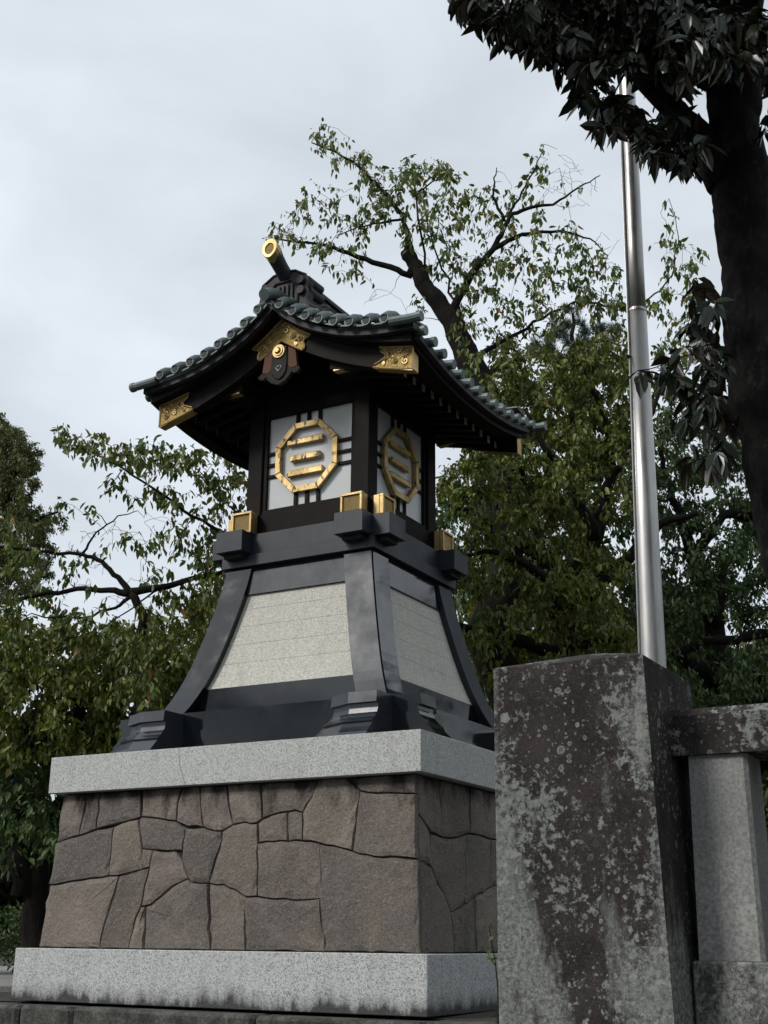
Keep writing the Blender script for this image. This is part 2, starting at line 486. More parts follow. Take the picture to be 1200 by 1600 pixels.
class MB:
    """collects vertices and faces in world space, links them as one object"""
    def __init__(s):
        s.v = []; s.f = []
    def add(s, vs, fs):
        k = len(s.v)
        s.v += [tuple(p) for p in vs]
        s.f += [tuple(i + k for i in f) for f in fs]
        return s
    def box(s, x0, x1, y0, y1, z0, z1, ch=0.0):
        if ch > 0:
            # chamfered box
            vs = []; 
            bm = bmesh.new()
            q = [bm.verts.new((x, y, z)) for x in (x0, x1) for y in (y0, y1) for z in (z0, z1)]
            for f in ((0, 1, 3, 2), (4, 6, 7, 5), (0, 4, 5, 1), (2, 3, 7, 6), (0, 2, 6, 4), (1, 5, 7, 3)):
                bm.faces.new([q[i] for i in f])
            bmesh.ops.bevel(bm, geom=list(bm.edges), offset=ch, segments=1, affect='EDGES')
            bm.verts.index_update()
            s.add([tuple(v.co) for v in bm.verts], [tuple(v.index for v in f.verts) for f in bm.faces])
            bm.free()
            return s
        vs = [(x, y, z) for x in (x0, x1) for y in (y0, y1) for z in (z0, z1)]
        return s.add(vs, [(0, 1, 3, 2), (4, 6, 7, 5), (0, 4, 5, 1), (2, 3, 7, 6), (0, 2, 6, 4), (1, 5, 7, 3)])
    def loft(s, rings, cap=True, closed=True):
        n = len(rings[0]); vs = [p for r in rings for p in r]; fs = []
        for i in range(len(rings) - 1):
            for j in range(n if closed else n - 1):
                a = i * n + j; b = i * n + (j + 1) % n
                fs.append((a, b, b + n, a + n))
        if cap:
            fs.append(tuple(range(n))[::-1]); fs.append(tuple(range((len(rings) - 1) * n, len(rings) * n)))
        return s.add(vs, fs)
    def tube(s, pts, rad, seg=8, cap=True):
        pts = [Vector(p) for p in pts]
        if not hasattr(rad, '__len__'):
            rad = [rad] * len(pts)
        rad = list(rad) + [rad[-1]] * (len(pts) - len(rad))
        rings = []; up = None
        for i, p in enumerate(pts):
            d = (pts[min(i + 1, len(pts) - 1)] - pts[max(i - 1, 0)])
            if d.length < 1e-9: d = Vector((0, 0, 1))
            d.normalize()
            if up is None:
                up = Vector((0, 0, 1)) if abs(d.z) < .9 else Vector((1, 0, 0))
            a = d.cross(up)
            if a.length < 1e-6: a = d.orthogonal()
            a.normalize(); b = d.cross(a); up = a.cross(d)
            rings.append([p + a * (math.cos(t) * rad[i]) + b * (math.sin(t) * rad[i]) for t in [2 * PI * k / seg for k in range(seg)]])
        return s.loft(rings, cap)
    def prism(s, poly, y0, y1):
        """poly in (x, z) extruded in y"""
        r0 = [(x, y0, z) for x, z in poly]; r1 = [(x, y1, z) for x, z in poly]
        return s.loft([r0, r1])
    def rot(s, k):
        """k quarter turns about z"""
        for _ in range(k % 4):
            s.v = [(-y, x, z) for x, y, z in s.v]
        return s
    def mesh(s, name, o=Vector((0, 0, 0))):
        me = bpy.data.meshes.new(name)
        me.from_pydata([(x - o[0], y - o[1], z - o[2]) for x, y, z in s.v], [], s.f)
        me.validate()
        bm = bmesh.new(); bm.from_mesh(me)
        bmesh.ops.recalc_face_normals(bm, faces=bm.faces)
        bm.to_mesh(me); bm.free()
        return me
    def build(s, name, mat, parent=None, smooth=False, kind=None, label=None):
        o = link(name, s.mesh(name, org(parent) if parent else Vector((0, 0, 0))), parent, mat, smooth)
        if kind: o['kind'] = kind
        if label: o['label'] = label
        return o

def structure(name, mb, mat, **k):
    return mb.build(name, mat, kind='structure', **k)

def interp(x, tab):
    return float(np.interp(x, [a for a, _ in tab], [b for _, b in tab]))

# ================================================================== GROUND
g = MB()
g.add([(-300, -300, -1.0), (300, -300, -1.0), (300, 300, -1.0), (-300, 300, -1.0)], [(0, 1, 2, 3)])
structure('road', g, 'asphalt')
g = MB()
nx, ny = 60, 40
vs = []; fs = []
for j in range(ny + 1):
    for i in range(nx + 1):
        x = -60 + 72 * i / nx if False else -60 + 120 * i / nx
        y = -2.0 + 70 * (j / ny) ** 1.6
        if x > 4.0 and False: pass
        vs.append((x, y, -.02 + .03 * math.sin(x * 1.3 + y) * math.cos(y * .7) - (.0 if j else .0)))
for j in range(ny):
    for i in range(nx):
        a = j * (nx + 1) + i
        fs.append((a, a + 1, a + nx + 2, a + nx + 1))
g.add(vs, fs)
structure('ground', g, 'ground')
# raised ground between the lantern and the fence
g = MB(); g.add([(4.0, -6.6, -.03), (60, -6.6, -.03), (60, -2.0, -.03), (4.0, -2.0, -.03)], [(0, 1, 2, 3)])
structure('planted_ground', g, 'ground')

kw = thing('kerb_wall', 'low dark mossy stone kerb running under the lantern base', 'kerb', (0, -2.35, -1.0))
x = -9.0; i = 0
rk = random.Random(3)
for L in (1.6, 1.5, 1.7, 1.35, 1.02, .62, 1.9, 1.5, 1.6, 1.6):
    m = MB().box(x + .006, x + L - .006, -2.34 + rk.uniform(-.006, .006), -1.95, -.42, -.018 + rk.uniform(-.010, .0), .030)
    m.build('kerb_stone', 'kerb', kw)
    x += L
xx = -9.0
for L in (1.3,) * 10:
    MB().box(xx + .006, xx + L - .006, -2.30, -2.0, -1.0, -.425, .015).build('kerb_stone', 'kerb', kw)
    xx += L
# pale paving strip left of the lantern, beyond its base
pv = thing('paving_strip', 'pale stone paving strip on the earth left of the lantern base', 'paving', (-8, 3, 0))
for k in range(9):
    c0 = Vector((-5.3, .9)) ; dr = Vector((-.70, .72)).normalized(); pr = Vector((dr.y, -dr.x))
    a = c0 + dr * (k * 1.15 - 2.2)
    b = a + dr * 1.13
    q = [a - pr * .30, b - pr * .30, b + pr * .30, a + pr * .30]
    m = MB().loft([[(p.x, p.y, -.02) for p in q], [(p.x, p.y, .045) for p in q]])
    m.build('paving_slab', 'baluster', pv)

# ================================================================== LANTERN
LAN = thing('stone_lantern', 'tall shrine lantern with tiled roof and gilt octagon windows on black and pale stone base', 'lantern', (0, 0, 0))

# ---- pale granite base course
bs = MB().box(-2.1335, 2.1335, -2.1335, -1.888, 0, .45, .006); bs.build('base_stone', 'granite_base', LAN)
MB().box(1.55, 2.1325, -1.884, 2.1335, 0, .449, .006).build('base_stone', 'granite_base', LAN)
MB().box(-2.1335, -1.55, -1.884, 2.1335, 0, .449, .006).build('base_stone', 'granite_base', LAN)
MB().box(-1.546, 1.546, -1.884, 2.1335, 0, .448, .006).build('base_stone', 'granite_base', LAN)

# ---- rubble body: polygons traced off the joints, in one flat sheet of joint coordinates
def wz(z): return 1.989 - (z - .45) * .0535
hash_j = lambda a, b, k: math.sin(a * 127.1 + b * 311.7 + k * 74.7) * 43758.5453 % 1.0 - .5
def ray_to(U, V, axis, sgn):
    d = FX + RX * ((U - 600) / FPX) - UX * ((V - 800) / FPX)
    # plane axis*sgn = wz(z):  sgn*(C+t d)[axis] = 1.989-(Cz+t dz-.45)*.0535
    A = sgn * d[axis] + d.z * .0535
    B = 1.989 - (CAM.z - .45) * .0535 - sgn * CAM[axis]
    p = CAM + d * (B / A)
    return p
TOP, BOT = 'T', 'B'
def stone_poly(pts, face):
    out = []
    for (X, Y) in pts:
        u = X / 2.7273
        y = 240 if Y == TOP else (1020 if Y == BOT else Y)
        v = 1160 + y / 2.7273
        if face == 'front':
            if Y == BOT: v = 1479 + (u - 60) * .0185
            if Y == TOP: v = 1238 - (u - 75) * .057
            p = ray_to(u, v, 1, -1); s_ = p.x
        else:
            if Y == BOT: v = 1490
            if Y == TOP: v = 1210 + (u - 655) * .2
            p = ray_to(u, v, 0, 1); s_ = p.y
        z = min(max(p.z, .452), 1.849)
        if Y == TOP: z = 1.849
        if Y == BOT: z = .452
        out.append((s_, z))
    return out
def inset(poly, d):
    n = len(poly); res = []
    area = sum(poly[i][0] * poly[(i + 1) % n][1] - poly[(i + 1) % n][0] * poly[i][1] for i in range(n))
    sg = 1 if area > 0 else -1
    for i in range(n):
        p0 = Vector(poly[i - 1]); p1 = Vector(poly[i]); p2 = Vector(poly[(i + 1) % n])
        e1 = (p1 - p0).normalized(); e2 = (p2 - p1).normalized()
        n1 = Vector((-e1.y, e1.x)) * sg; n2 = Vector((-e2.y, e2.x)) * sg
        b = (n1 + n2)
        if b.length < .3: b = n1
        b.normalize()
        k = d / max(.45, b.dot(n1))
        res.append(tuple(p1 + b * k))
    return res
def dens(poly, step=.085):
    n = len(poly); out = []
    for i in range(n):
        a = Vector(poly[i]); b = Vector(poly[(i + 1) % n]); L = (b - a).length
        k = max(1, int(round(L / step)))
        for j in range(k):
            p = a.lerp(b, j / k)
            if j > 0:
                q = (b - a).normalized(); nn = Vector((-q.y, q.x))
                if (b.x, b.y) < (a.x, a.y): nn = -nn
                key = (round((a.x + b.x) * 50), round((a.y + b.y) * 50))
                w_ = hash_j(key[0], key[1], min(j, k - j)) * .020
                p = p + nn * w_
            out.append((p.x, min(max(p.y, .452), 1.849)))
    return out
def stone(poly, face, rnd, gap=.0035):
    P = dens(poly)
    bul = rnd.uniform(.006, .019)
    r = []
    outw = []
    for ins, off in ((gap, -.16 if face in ('front', 'back') else -.05), (gap + .001, -.014), (gap + .007, .0 + bul * .45), (gap + .045, bul * .85)):
        r.append([(a, b, off) for a, b in inset(P, ins)])
    cx = sum(p[0] for p in P) / len(P); cz = sum(p[1] for p in P) / len(P)
    tx_, tz_ = rnd.uniform(-.035, .035), rnd.uniform(-.03, .03)
    r[3] = [(a, b, o + rnd.uniform(-.0035, .0035) + tx_ * (a - cx) + tz_ * (b - cz)) for a, b, o in r[3]]
    r[2] = [(a + rnd.uniform(-.004, .004), b + rnd.uniform(-.004, .004), o - rnd.choice((0, 0, 0, 0, 0, .006, .012)) + tx_ * (a - cx) + tz_ * (b - cz)) for a, b, o in r[2]]
    def W(a, b, o):
        w_ = wz(b) - .004 + o
        return {'front': (a, -w_, b), 'right': (w_, a, b), 'back': (-a, w_, b), 'left': (-w_, -a, b)}[face]
    rings = [[W(*p) for p in q] for q in r]
    m = MB(); m.loft(rings, cap=False)
    k0 = len(m.v); n = len(P)
    m.v.append(W(cx, cz, bul * .95)); base = 3 * n
    for j in range(n):
        m.f.append((base + j, base + (j + 1) % n, k0))
    return m.build('wall_stone', 'brown', LAN)
F = [
 [(285,TOP),(372,TOP),(335,398),(247,427)],
 [(372,TOP),(430,TOP),(410,371),(335,398)],
 [(430,TOP),(603,TOP),(601,318),(520,342),(410,371)],
 [(603,TOP),(780,TOP),(757,265),(750,336),(680,325),(601,317)],
 [(780,TOP),(853,TOP),(862,362),(800,358),(750,336),(757,265)],
 [(853,TOP),(965,TOP),(975,270),(992,350),(945,378),(862,362)],
 [(965,TOP),(1110,TOP),(1118,326),(1095,344),(1040,340),(992,350),(975,270)],
 [(1110,TOP),(1353,TOP),(1326,235),(1291,300),(1256,290),(1226,296),(1200,298),(1118,326)],
 [(1353,TOP),(1471,TOP),(1530,206),(1515,330),(1501,463),(1421,440),(1361,430),(1291,421),(1291,300),(1326,235)],
 [(1471,TOP),(1780,TOP),(1780,218),(1640,215),(1530,206)],
 [(1530,206),(1640,215),(1780,218),(1781,496),(1661,488),(1560,478),(1501,463),(1515,330)],
 [(1361,430),(1421,440),(1501,463),(1560,478),(1661,488),(1781,496),(1788,BOT),(1381,BOT),(1376,820),(1362,665)],
 [(1100,430),(1226,421),(1291,421),(1361,430),(1362,665),(1250,673),(1170,669),(1096,657)],
 [(1098,344),(1118,326),(1200,298),(1226,296),(1226,421),(1100,430)],
 [(1226,296),(1256,290),(1291,300),(1291,421),(1226,421)],
 [(945,378),(992,350),(1040,340),(1098,344),(1100,430),(1096,657),(1046,660),(1000,628),(950,607),(888,600),(905,540),(935,450)],
 [(790,365),(862,362),(945,378),(935,450),(905,540),(888,600),(815,596),(803,580),(775,500),(775,463),(785,400)],
 [(590,325),(601,317),(680,325),(750,336),(790,365),(785,400),(775,463),(650,458),(605,453),(598,400)],
 [(485,358),(520,342),(590,325),(598,400),(605,453),(605,541),(540,560),(463,569),(475,450)],
 [(605,453),(650,458),(637,532),(605,541)],
 [(650,458),(745,462),(775,500),(803,580),(740,610),(690,652),(640,692),(600,700),(637,532)],
 [(247,427),(335,398),(410,371),(485,358),(475,450),(463,569),(380,580),(300,592),(215,608)],
 [(215,608),(300,592),(380,580),(463,569),(505,568),(490,640),(450,760),(422,BOT),(160,BOT)],
 [(505,568),(540,560),(605,541),(637,532),(600,700),(575,750),(547,BOT),(422,BOT),(450,760),(490,640)],
 [(600,700),(618,698),(610,BOT),(547,BOT),(575,750)],
 [(618,698),(640,692),(690,652),(740,610),(803,580),(815,596),(888,600),(890,700),(895,BOT),(610,BOT)],
 [(888,600),(950,607),(1000,628),(1046,660),(1042,720),(1045,BOT),(895,BOT),(890,700)],
 [(1046,660),(1096,657),(1170,669),(1250,673),(1362,665),(1376,820),(1381,BOT),(1045,BOT),(1042,720)],
]
rs = random.Random(5)
for q in F:
    P = stone_poly(q, 'front')
    # the outer columns follow the battered corners exactly
    P = [((wz(z) if s_ > 1.86 else (-wz(z) if s_ < -1.86 and a in (285, 247, 215, 160) else s_)), z) for (s_, z), (a, b) in zip(P, q)]
    stone(P, 'front', rs)
R6 = [
 [(688,TOP),(785,TOP),(790,300),(775,395),(745,385),(692,305)],
 [(785,TOP),(905,TOP),(912,389),(830,410),(775,395),(790,300)],
 [(905,TOP),(1060,TOP),(1055,410),(1000,412),(930,390),(912,389)],
 [(692,305),(745,385),(742,470),(750,530),(690,505)],
 [(745,385),(775,395),(830,410),(890,396),(892,690),(880,700),(835,725),(800,640),(750,530),(742,470)],
 [(890,396),(912,389),(930,390),(1000,412),(1000,622),(940,660),(892,690)],
 [(690,505),(750,530),(800,640),(835,725),(845,BOT),(697,BOT)],
 [(835,725),(880,700),(892,690),(935,662),(940,BOT),(845,BOT)],
 [(935,662),(940,660),(1000,622),(1055,600),(1060,BOT),(940,BOT)],
 [(1000,412),(1055,410),(1055,600),(1000,622)],
]
ymax = 0
for q in R6:
    q2 = [(X + 1091, Y) for X, Y in q]
    P = stone_poly(q2, 'right')
    P = [(-wz(z) + .042 if (s_ < -1.78) else s_, z) for s_, z in P]
    ymax = max(ymax, max(s_ for s_, _ in P))
    stone(P, 'right', rs)
def fill_face(face, s0, s1):
    rows = [.452, .93, 1.38, 1.849]
    for k in range(3):
        s_ = s0; r0, r1 = rows[k], rows[k + 1]
        while s_ < s1 - .05:
            L = rs.uniform(.35, .75); e = min(s1, s_ + L)
            if s1 - e < .25: e = s1
            def X(v, z, key):
                if v >= s1 - 1e-6 and s1 > 1.8: return wz(z) - (.042 if face in ('right', 'left') else 0)
                if v <= s0 + 1e-6 and s0 < -1.8: return -wz(z) + (.042 if face == 'left' else 0)
                return v + (.04 * hash_j(round(v * 40), key, 1) if s0 + .01 < v < s1 - .01 else 0)
            stone([(X(s_, r0, k), r0), (X(e, r0, k), r0), (X(e, r1, k + 9), r1), (X(s_, r1, k + 9), r1)], face, rs)
            s_ = e
fill_face('right', ymax + .0, 1.90)
fill_face('back', -1.90, 1.90)
fill_face('left', -1.90, 1.90)
co = MB()
co.loft([[(-wz(z) + .035, -wz(z) + .035, z), (wz(z) - .035, -wz(z) + .035, z), (wz(z) - .035, wz(z) - .035, z), (-wz(z) + .035, wz(z) - .035, z)] for z in (.452, 1.849)])
co.build('mortar_core', 'dark', LAN)

# ---- coping slab, five stones
c_ = 2.0167; z0, z1 = 1.8514, 2.1914
def slab(poly, mat='granite'):
    m = MB().loft([[(x, y, z0) for x, y in poly], [(x, y, z1) for x, y in poly]])
    me = m.mesh('coping_stone')
    bm = bmesh.new(); bm.from_mesh(me)
    bmesh.ops.bevel(bm, geom=list(bm.edges), offset=.005, segments=1, affect='EDGES')
    bm.to_mesh(me); bm.free()
    return link('coping_stone', me, LAN, mat)
# the front joint is a slanting crack
def slanted(xa, xb, left):
    m = MB()
    if left:
        r0 = [(-c_, -c_, z0), (xb, -c_, z0), (xb, -1.736, z0), (-c_, -1.736, z0)]
        r1 = [(-c_, -c_, z1), (xa, -c_, z1), (xa, -1.736, z1), (-c_, -1.736, z1)]
        rm = [(-c_, -c_, 2.03), ((xa + xb) / 2 - .025, -c_, 2.03), ((xa + xb) / 2 - .025, -1.736, 2.03), (-c_, -1.736, 2.03)]
    else:
        r0 = [(xb, -c_, z0), (c_, -c_, z0), (c_, -1.736, z0), (xb, -1.736, z0)]
        r1 = [(xa, -c_, z1), (c_, -c_, z1), (c_, -1.736, z1), (xa, -1.736, z1)]
        rm = [((xa + xb) / 2 - .025, -c_, 2.03), (c_, -c_, 2.03), (c_, -1.736, 2.03), ((xa + xb) / 2 - .025, -1.736, 2.03)]
    m.loft([r0, rm, r1]); me = m.mesh('coping_stone')
    bm = bmesh.new(); bm.from_mesh(me)
    bmesh.ops.bevel(bm, geom=[e for e in bm.edges if not (abs(e.verts[0].co.z - 2.03) < .001 and abs(e.verts[1].co.z - 2.03) < .001)], offset=.003, segments=1, affect='EDGES')
    bm.to_mesh(me); bm.free()
    link('coping_stone', me, LAN, 'granite')
slanted(-.475, -.375, True)
slanted(-.472, -.372, False)
slab([(1.45, -1.732), (c_ - .002, -1.732), (c_ - .002, c_), (1.45, c_)])
slab([(-c_ + .002, -1.732), (-1.45, -1.732), (-1.45, c_), (-c_ + .002, c_)])
slab([(-1.446, -1.732), (1.446, -1.732), (1.446, c_ - .002), (-1.446, c_ - .002)])

# ---- black skirt, two steps
for k in range(4):
    m = MB().loft([[(-1.40, -1.40, 2.192), (1.40, -1.40, 2.192), (1.2, -1.1, 2.192), (-1.2, -1.1, 2.192)], [(-1.40, -1.40, 2.635), (1.40, -1.40, 2.635), (1.2, -1.1, 2.635), (-1.2, -1.1, 2.635)]])
    m.rot(k).build('skirt_stone', 'black_gloss', LAN)
    m = MB().loft([[(-1.150, -1.150, 2.637), (1.150, -1.150, 2.637), (1.0, -.95, 2.637), (-1.0, -.95, 2.637)], [(-1.142, -1.142, 2.905), (1.142, -1.142, 2.905), (.95, -.9, 2.905), (-.95, -.9, 2.905)]])
    m.rot(k).build('skirt_stone', 'black_gloss', LAN)

RIB = [(2.62, 1.335), (2.68, 1.300), (2.78, 1.247), (2.9, 1.197), (3.04, 1.148), (3.18, 1.106), (3.38, 1.050), (3.6, .998), (3.8, .955), (4.0, .915), (4.10, .898), (4.19, .886)]
_rz = np.linspace(2.5, 4.3, 200); _rw = np.polyval(np.polyfit([a for a, _ in RIB], [b for _, b in RIB], 4), _rz)
def wr(z): return float(np.interp(z, _rz, _rw))
# ---- flaring corner ribs, a mitred pair at each corner
zs = [2.62 + (4.19 - 2.62) * i / 16 for i in range(17)]
for k in range(4):
    rings = []
    for z in zs:
        q = wr(z)
        rings.append([(q - .325, -q, z), (q - .012, -q, z), (q - .118, -q + .106, z), (q - .325, -q + .106, z)])
    MB().loft(rings).rot(k).build('corner_rib', 'black', LAN)
    rings = []
    for z in zs:
        q = wr(z)
        rings.append([(q, -q + .012, z), (q, -q + .325, z), (q - .106, -q + .325, z), (q - .106, -q + .118, z)])
    MB().loft(rings).rot(k).build('corner_rib', 'black_gloss', LAN)
    # joint filler between the pair
    rings = []
    for z in zs:
        q = wr(z) - .02
        rings.append([(q - .09, -q, z), (q, -q, z), (q, -q + .09, z), (q - .09, -q + .09, z)])
    MB().loft(rings).rot(k).build('rib_joint', 'dark', LAN)
    # black head panel
    m = MB().loft([[(-.60, -.885, 3.915), (.60, -.885, 3.915), (.60, -.78, 3.915), (-.60, -.78, 3.915)], [(-.60, -.860, 4.165), (.60, -.860, 4.165), (.60, -.76, 4.165), (-.60, -.76, 4.165)]])
    m.rot(k).build('head_panel', 'black' if k in (0, 2) else 'black_gloss', LAN)
    # five granite courses
    js = [2.906, 3.165, 3.365, 3.565, 3.755, 3.914]
    for a, b in zip(js[:-1], js[1:]):
        rings = []
        for z in [a + .0013, (a + b) / 2, b - .0013]:
            q = wr(z); y = q - .072; xw = q - .24
            rings.append([(-xw, -y, z), (xw, -y, z), (xw, -y + .14, z), (-xw, -y + .14, z)])
        MB().loft(rings).rot(k).build('granite_panel', 'granite_panel', LAN)
core = MB().loft([[(-.95, -.95, 2.2), (.95, -.95, 2.2), (.95, .95, 2.2), (-.95, .95, 2.2)], [(-.95, -.95, 2.95), (.95, -.95, 2.95), (.95, .95, 2.95), (-.95, .95, 2.95)], [(-.70, -.70, 4.2), (.70, -.70, 4.2), (.70, .70, 4.2), (-.70, .70, 4.2)]])
core.build('inner_core', 'dark', LAN)

# ---- moulded feet under the ribs
PROF = [(2.620, 0.0), (2.52, .012), (2.515, -.022), (2.475, -.022), (2.43, -.005), (2.385, .035), (2.345, .085), (2.338, .072), (2.29, .115), (2.24, .165), (2.193, .195)]
def foot(x0, x1, mirror=False):
    rings = []
    for z, d in reversed(PROF):
        Y = 1.70 + d
        rings.append([(x1, -1.05, z), (x1, -Y, z), (x0 + .25, -Y, z), (x0 - d * .55, -Y + .13 + d * .12, z), (x0 - d * .55, -1.05, z)])
    m = MB().loft(rings)
    if mirror:
        m.v = [(-y, -x, zz) for x, y, zz in m.v]
    return m
foot(.88, 1.42).build('foot', 'black_foot', LAN)
foot(-1.46, -.92).build('foot', 'black_foot', LAN)
m = foot(.88, 1.42, True); m.build('foot', 'black_gloss', LAN)          # right face, near corner
m = foot(-1.46, -.92, True); m.build('foot', 'black_gloss', LAN)
for s_ in (1, -1):
    a = foot(.88, 1.42) if s_ > 0 else foot(-1.46, -.92)
    a.v = [(x, -y, z) for x, y, z in a.v]; a.build('foot', 'black_foot', LAN)
    a = foot(.88, 1.42, True) if s_ > 0 else foot(-1.46, -.92, True)
    a.v = [(-x, y, z) for x, y, z in a.v]; a.build('foot', 'black_foot', LAN)

# ---- collar, crossed black beams
MB().box(-.84, .84, -.84, .84, 4.166, 4.214).build('recess_band', 'dark', LAN)
MB().box(-.920, .920, -.920, .920, 4.2145, 4.338, .004).build('collar', 'black', LAN)
for s_ in (-1, 1):
    MB().box(-1.08, 1.08, s_ * .72 - .165, s_ * .72 + .165, 4.3425, 4.566, .004).build('crossed_beam', 'black', LAN)
    for a, b in ((-1.085, -.8875), (-.5525, .5525), (.8875, 1.085)):
        MB().box(s_ * .72 - .165, s_ * .72 + .165, a, b, 4.344, 4.568, .004).build('crossed_beam', 'black', LAN)
    for t_ in (-1, 1):
        MB().box(s_ * .72 - .11, s_ * .72 + .11, t_ * .97 - .045, t_ * .97 + .045, 4.295, 4.3415).build('beam_block', 'dark', LAN)
        MB().box(s_ * .97 - .045, s_ * .97 + .045, t_ * .72 - .11, t_ * .72 + .11, 4.295, 4.3415).build('beam_block', 'dark', LAN)

# ---- timber sills with gilt caps
for s_ in (-1, 1):
    MB().box(-.915, .915, s_ * .67 - .125, s_ * .67 + .125, 4.57, 4.80, .006).build('sill_beam', 'wood', LAN)
    for a, b in ((-.915, -.797), (-.543, .543), (.797, .915)):
        MB().box(s_ * .67 - .125, s_ * .67 + .125, a, b, 4.571, 4.801, .006).build('sill_beam', 'wood', LAN)
def cap(kx, off):
    # gilt cap on a beam end facing -y at x = kx, then rotated by off quarter turns
    yf = -.955
    cp = MB(); x0, x1 = kx - .126, kx + .126; a, b = 4.571, 4.808
    t_ = .026
    cp.box(x0, x1, yf, yf + .045, b - t_, b, .003)
    cp.box(x0, x0 + t_, yf, yf + .045, a, b - t_, .003)
    cp.box(x1 - t_, x1, yf, yf + .045, a, b - t_, .003)
    cp.box(x0 + t_, x1 - t_, yf, yf + .045, a, a + t_ * .8, .003)
    cp.box(x0 - .003, x0 + .004, yf + .047, yf + .11, a, b - .01)
    cp.box(x1 - .004, x1 + .003, yf + .047, yf + .11, a, b - .01)
    o = cp.rot(off).build('gilt_cap', 'gold', LAN)
    i_ = MB().box(x0 + t_, x1 - t_, yf + .018, yf + .032, a + t_ * .8, b - t_).rot(off)
    i_.build('chased_plate', 'gold_mesh', o)
for off in range(4):
    cap(.67, off); cap(-.67, off)

# ---- posts, head beams
for sx in (-1, 1):
    for sy in (-1, 1):
        MB().box(sx * .665 - .092, sx * .665 + .092, sy * .665 - .092, sy * .665 + .092, 4.80, 6.06, .008).build('corner_post', 'wood', LAN)
for k in range(4):
    MB().box(-.572, .572, -.735, -.60, 5.925, 6.055, .004).rot(k).build('head_beam', 'wood', LAN)
    MB().box(-.572, .572, -.735, -.60, 4.803, 4.872, .004).rot(k).build('window_sill', 'wood', LAN)
    for sx in (-1, 1):
        MB().box(sx * .548 - .023, sx * .548 + .023, -.728, -.62, 4.873, 5.924, .003).rot(k).build('window_jamb', 'wood', LAN)
    wn = MB().box(-.525, .525, -.690, -.678, 4.873, 5.924).rot(k).build('window_panel', 'white', LAN)
    cx, cz = -.022, 5.405
    for q in (-.14, 0, .14):
        for (a, b) in ((cz + .36, 5.923), (4.874, cz - .36)):
            MB().box(cx + q - .021, cx + q + .021, -.714, -.6905, a, b, .003).rot(k).build('lattice_strip', 'wood', wn)
        for (a, b) in ((-.525, cx - .36), (cx + .36, .525)):
            MB().box(a, b, -.712, -.6905, cz - .02 + q * .93 - .018, cz - .02 + q * .93 + .018, .003).rot(k).build('lattice_strip', 'wood', wn)
    # octagon, eight gilt lengths with mitred ends
    Ro = .392 / math.cos(PI / 8); Ri = Ro - .068
    for j in range(8):
        a0 = PI / 8 + j * PI / 4; a1 = a0 + PI / 4
        P = [(cx + r * math.cos(a), cz + r * math.sin(a)) for r, a in ((Ro, a0), (Ro, a1), (Ri, a1), (Ri, a0))]
        P = [((x - cx) * .985 + cx, z) for x, z in P]
        Pc = [tuple(Vector(p).lerp(Vector((sum(q[0] for q in P) / 4, sum(q[1] for q in P) / 4)), .05)) for p in P]
        m = MB().loft([[(x, -.700, z) for x, z in P], [(x, -.742, z) for x, z in P], [(x, -.75, z) for x, z in Pc]])
        m.rot(k).build('gilt_octagon_side', 'gold_worn', wn)
    for (a, b, c0, c1) in ((-.270, .185, 5.552, 5.617), (-.230, .150, 5.368, 5.438), (-.262, .185, 5.200, 5.266)):
        m = MB().box(a, b, -.745, -.695, c0, c1, .008)
        m.v = [(x, y, z + .02 * hash_j(round(x * 90), round(z * 90), k) * .5) for x, y, z in m.v]
        m.rot(k).build('gilt_bar', 'gold_worn', wn)

# ---- roof
VP = [(0, 6.86), (.06, 6.80), (.13, 6.73), (.3, 6.61), (.43, 6.535), (.57, 6.465), (.8, 6.370), (1.0, 6.315), (1.2, 6.280), (1.4, 6.257), (1.65, 6.240), (1.8, 6.236)]
def smooth_tab(tab, r=.10, x1=1.8):
    xs = np.linspace(-.3, x1 + .3, 400); a = np.array([p[0] for p in tab]); b = np.array([p[1] for p in tab])
    ys = np.interp(xs, a, b)
    ys = np.where(xs < a[0], b[0] + (b[1] - b[0]) / (a[1] - a[0]) * (xs - a[0]), ys)
    ys = np.where(xs > a[-1], b[-1] + (b[-1] - b[-2]) / (a[-1] - a[-2]) * (xs - a[-1]), ys)
    k = max(3, int(r / (xs[1] - xs[0])) | 1); ker = np.hanning(k + 2)[1:-1]; ker /= ker.sum()
    yp = np.pad(ys, k, mode='reflect', reflect_type='odd')
    return xs, np.convolve(yp, ker, 'same')[k:-k]
_vp = smooth_tab(VP, .30); _ht = smooth_tab([(0, 6.735), (.33, 6.50), (.6, 6.365), (.9, 6.235), (1.2, 6.145), (1.55, 6.070), (1.7, 6.05)], .4); _hb = smooth_tab([(0, 6.485), (.28, 6.315), (.55, 6.170), (.82, 6.050), (1.15, 5.930), (1.54, 5.830)], .4)
def prof(x): return float(np.interp(abs(x), *_vp))
def zr(x, y):
    return prof(x) - .235 * max(0.0, 1 - (abs(y) / 1.57) ** 2.2) * min(1.0, abs(x) / 1.7) ** 1.4
def HT(x): return float(np.interp(abs(x), *_ht))
def HB(x): return float(np.interp(abs(x), *_hb))
RF = link('roof', None or MB().box(-.1, .1, -1.16, 1.16, 6.72, 6.80).mesh('ridge_pole'), LAN, 'wood')
RF.name = 'roof'
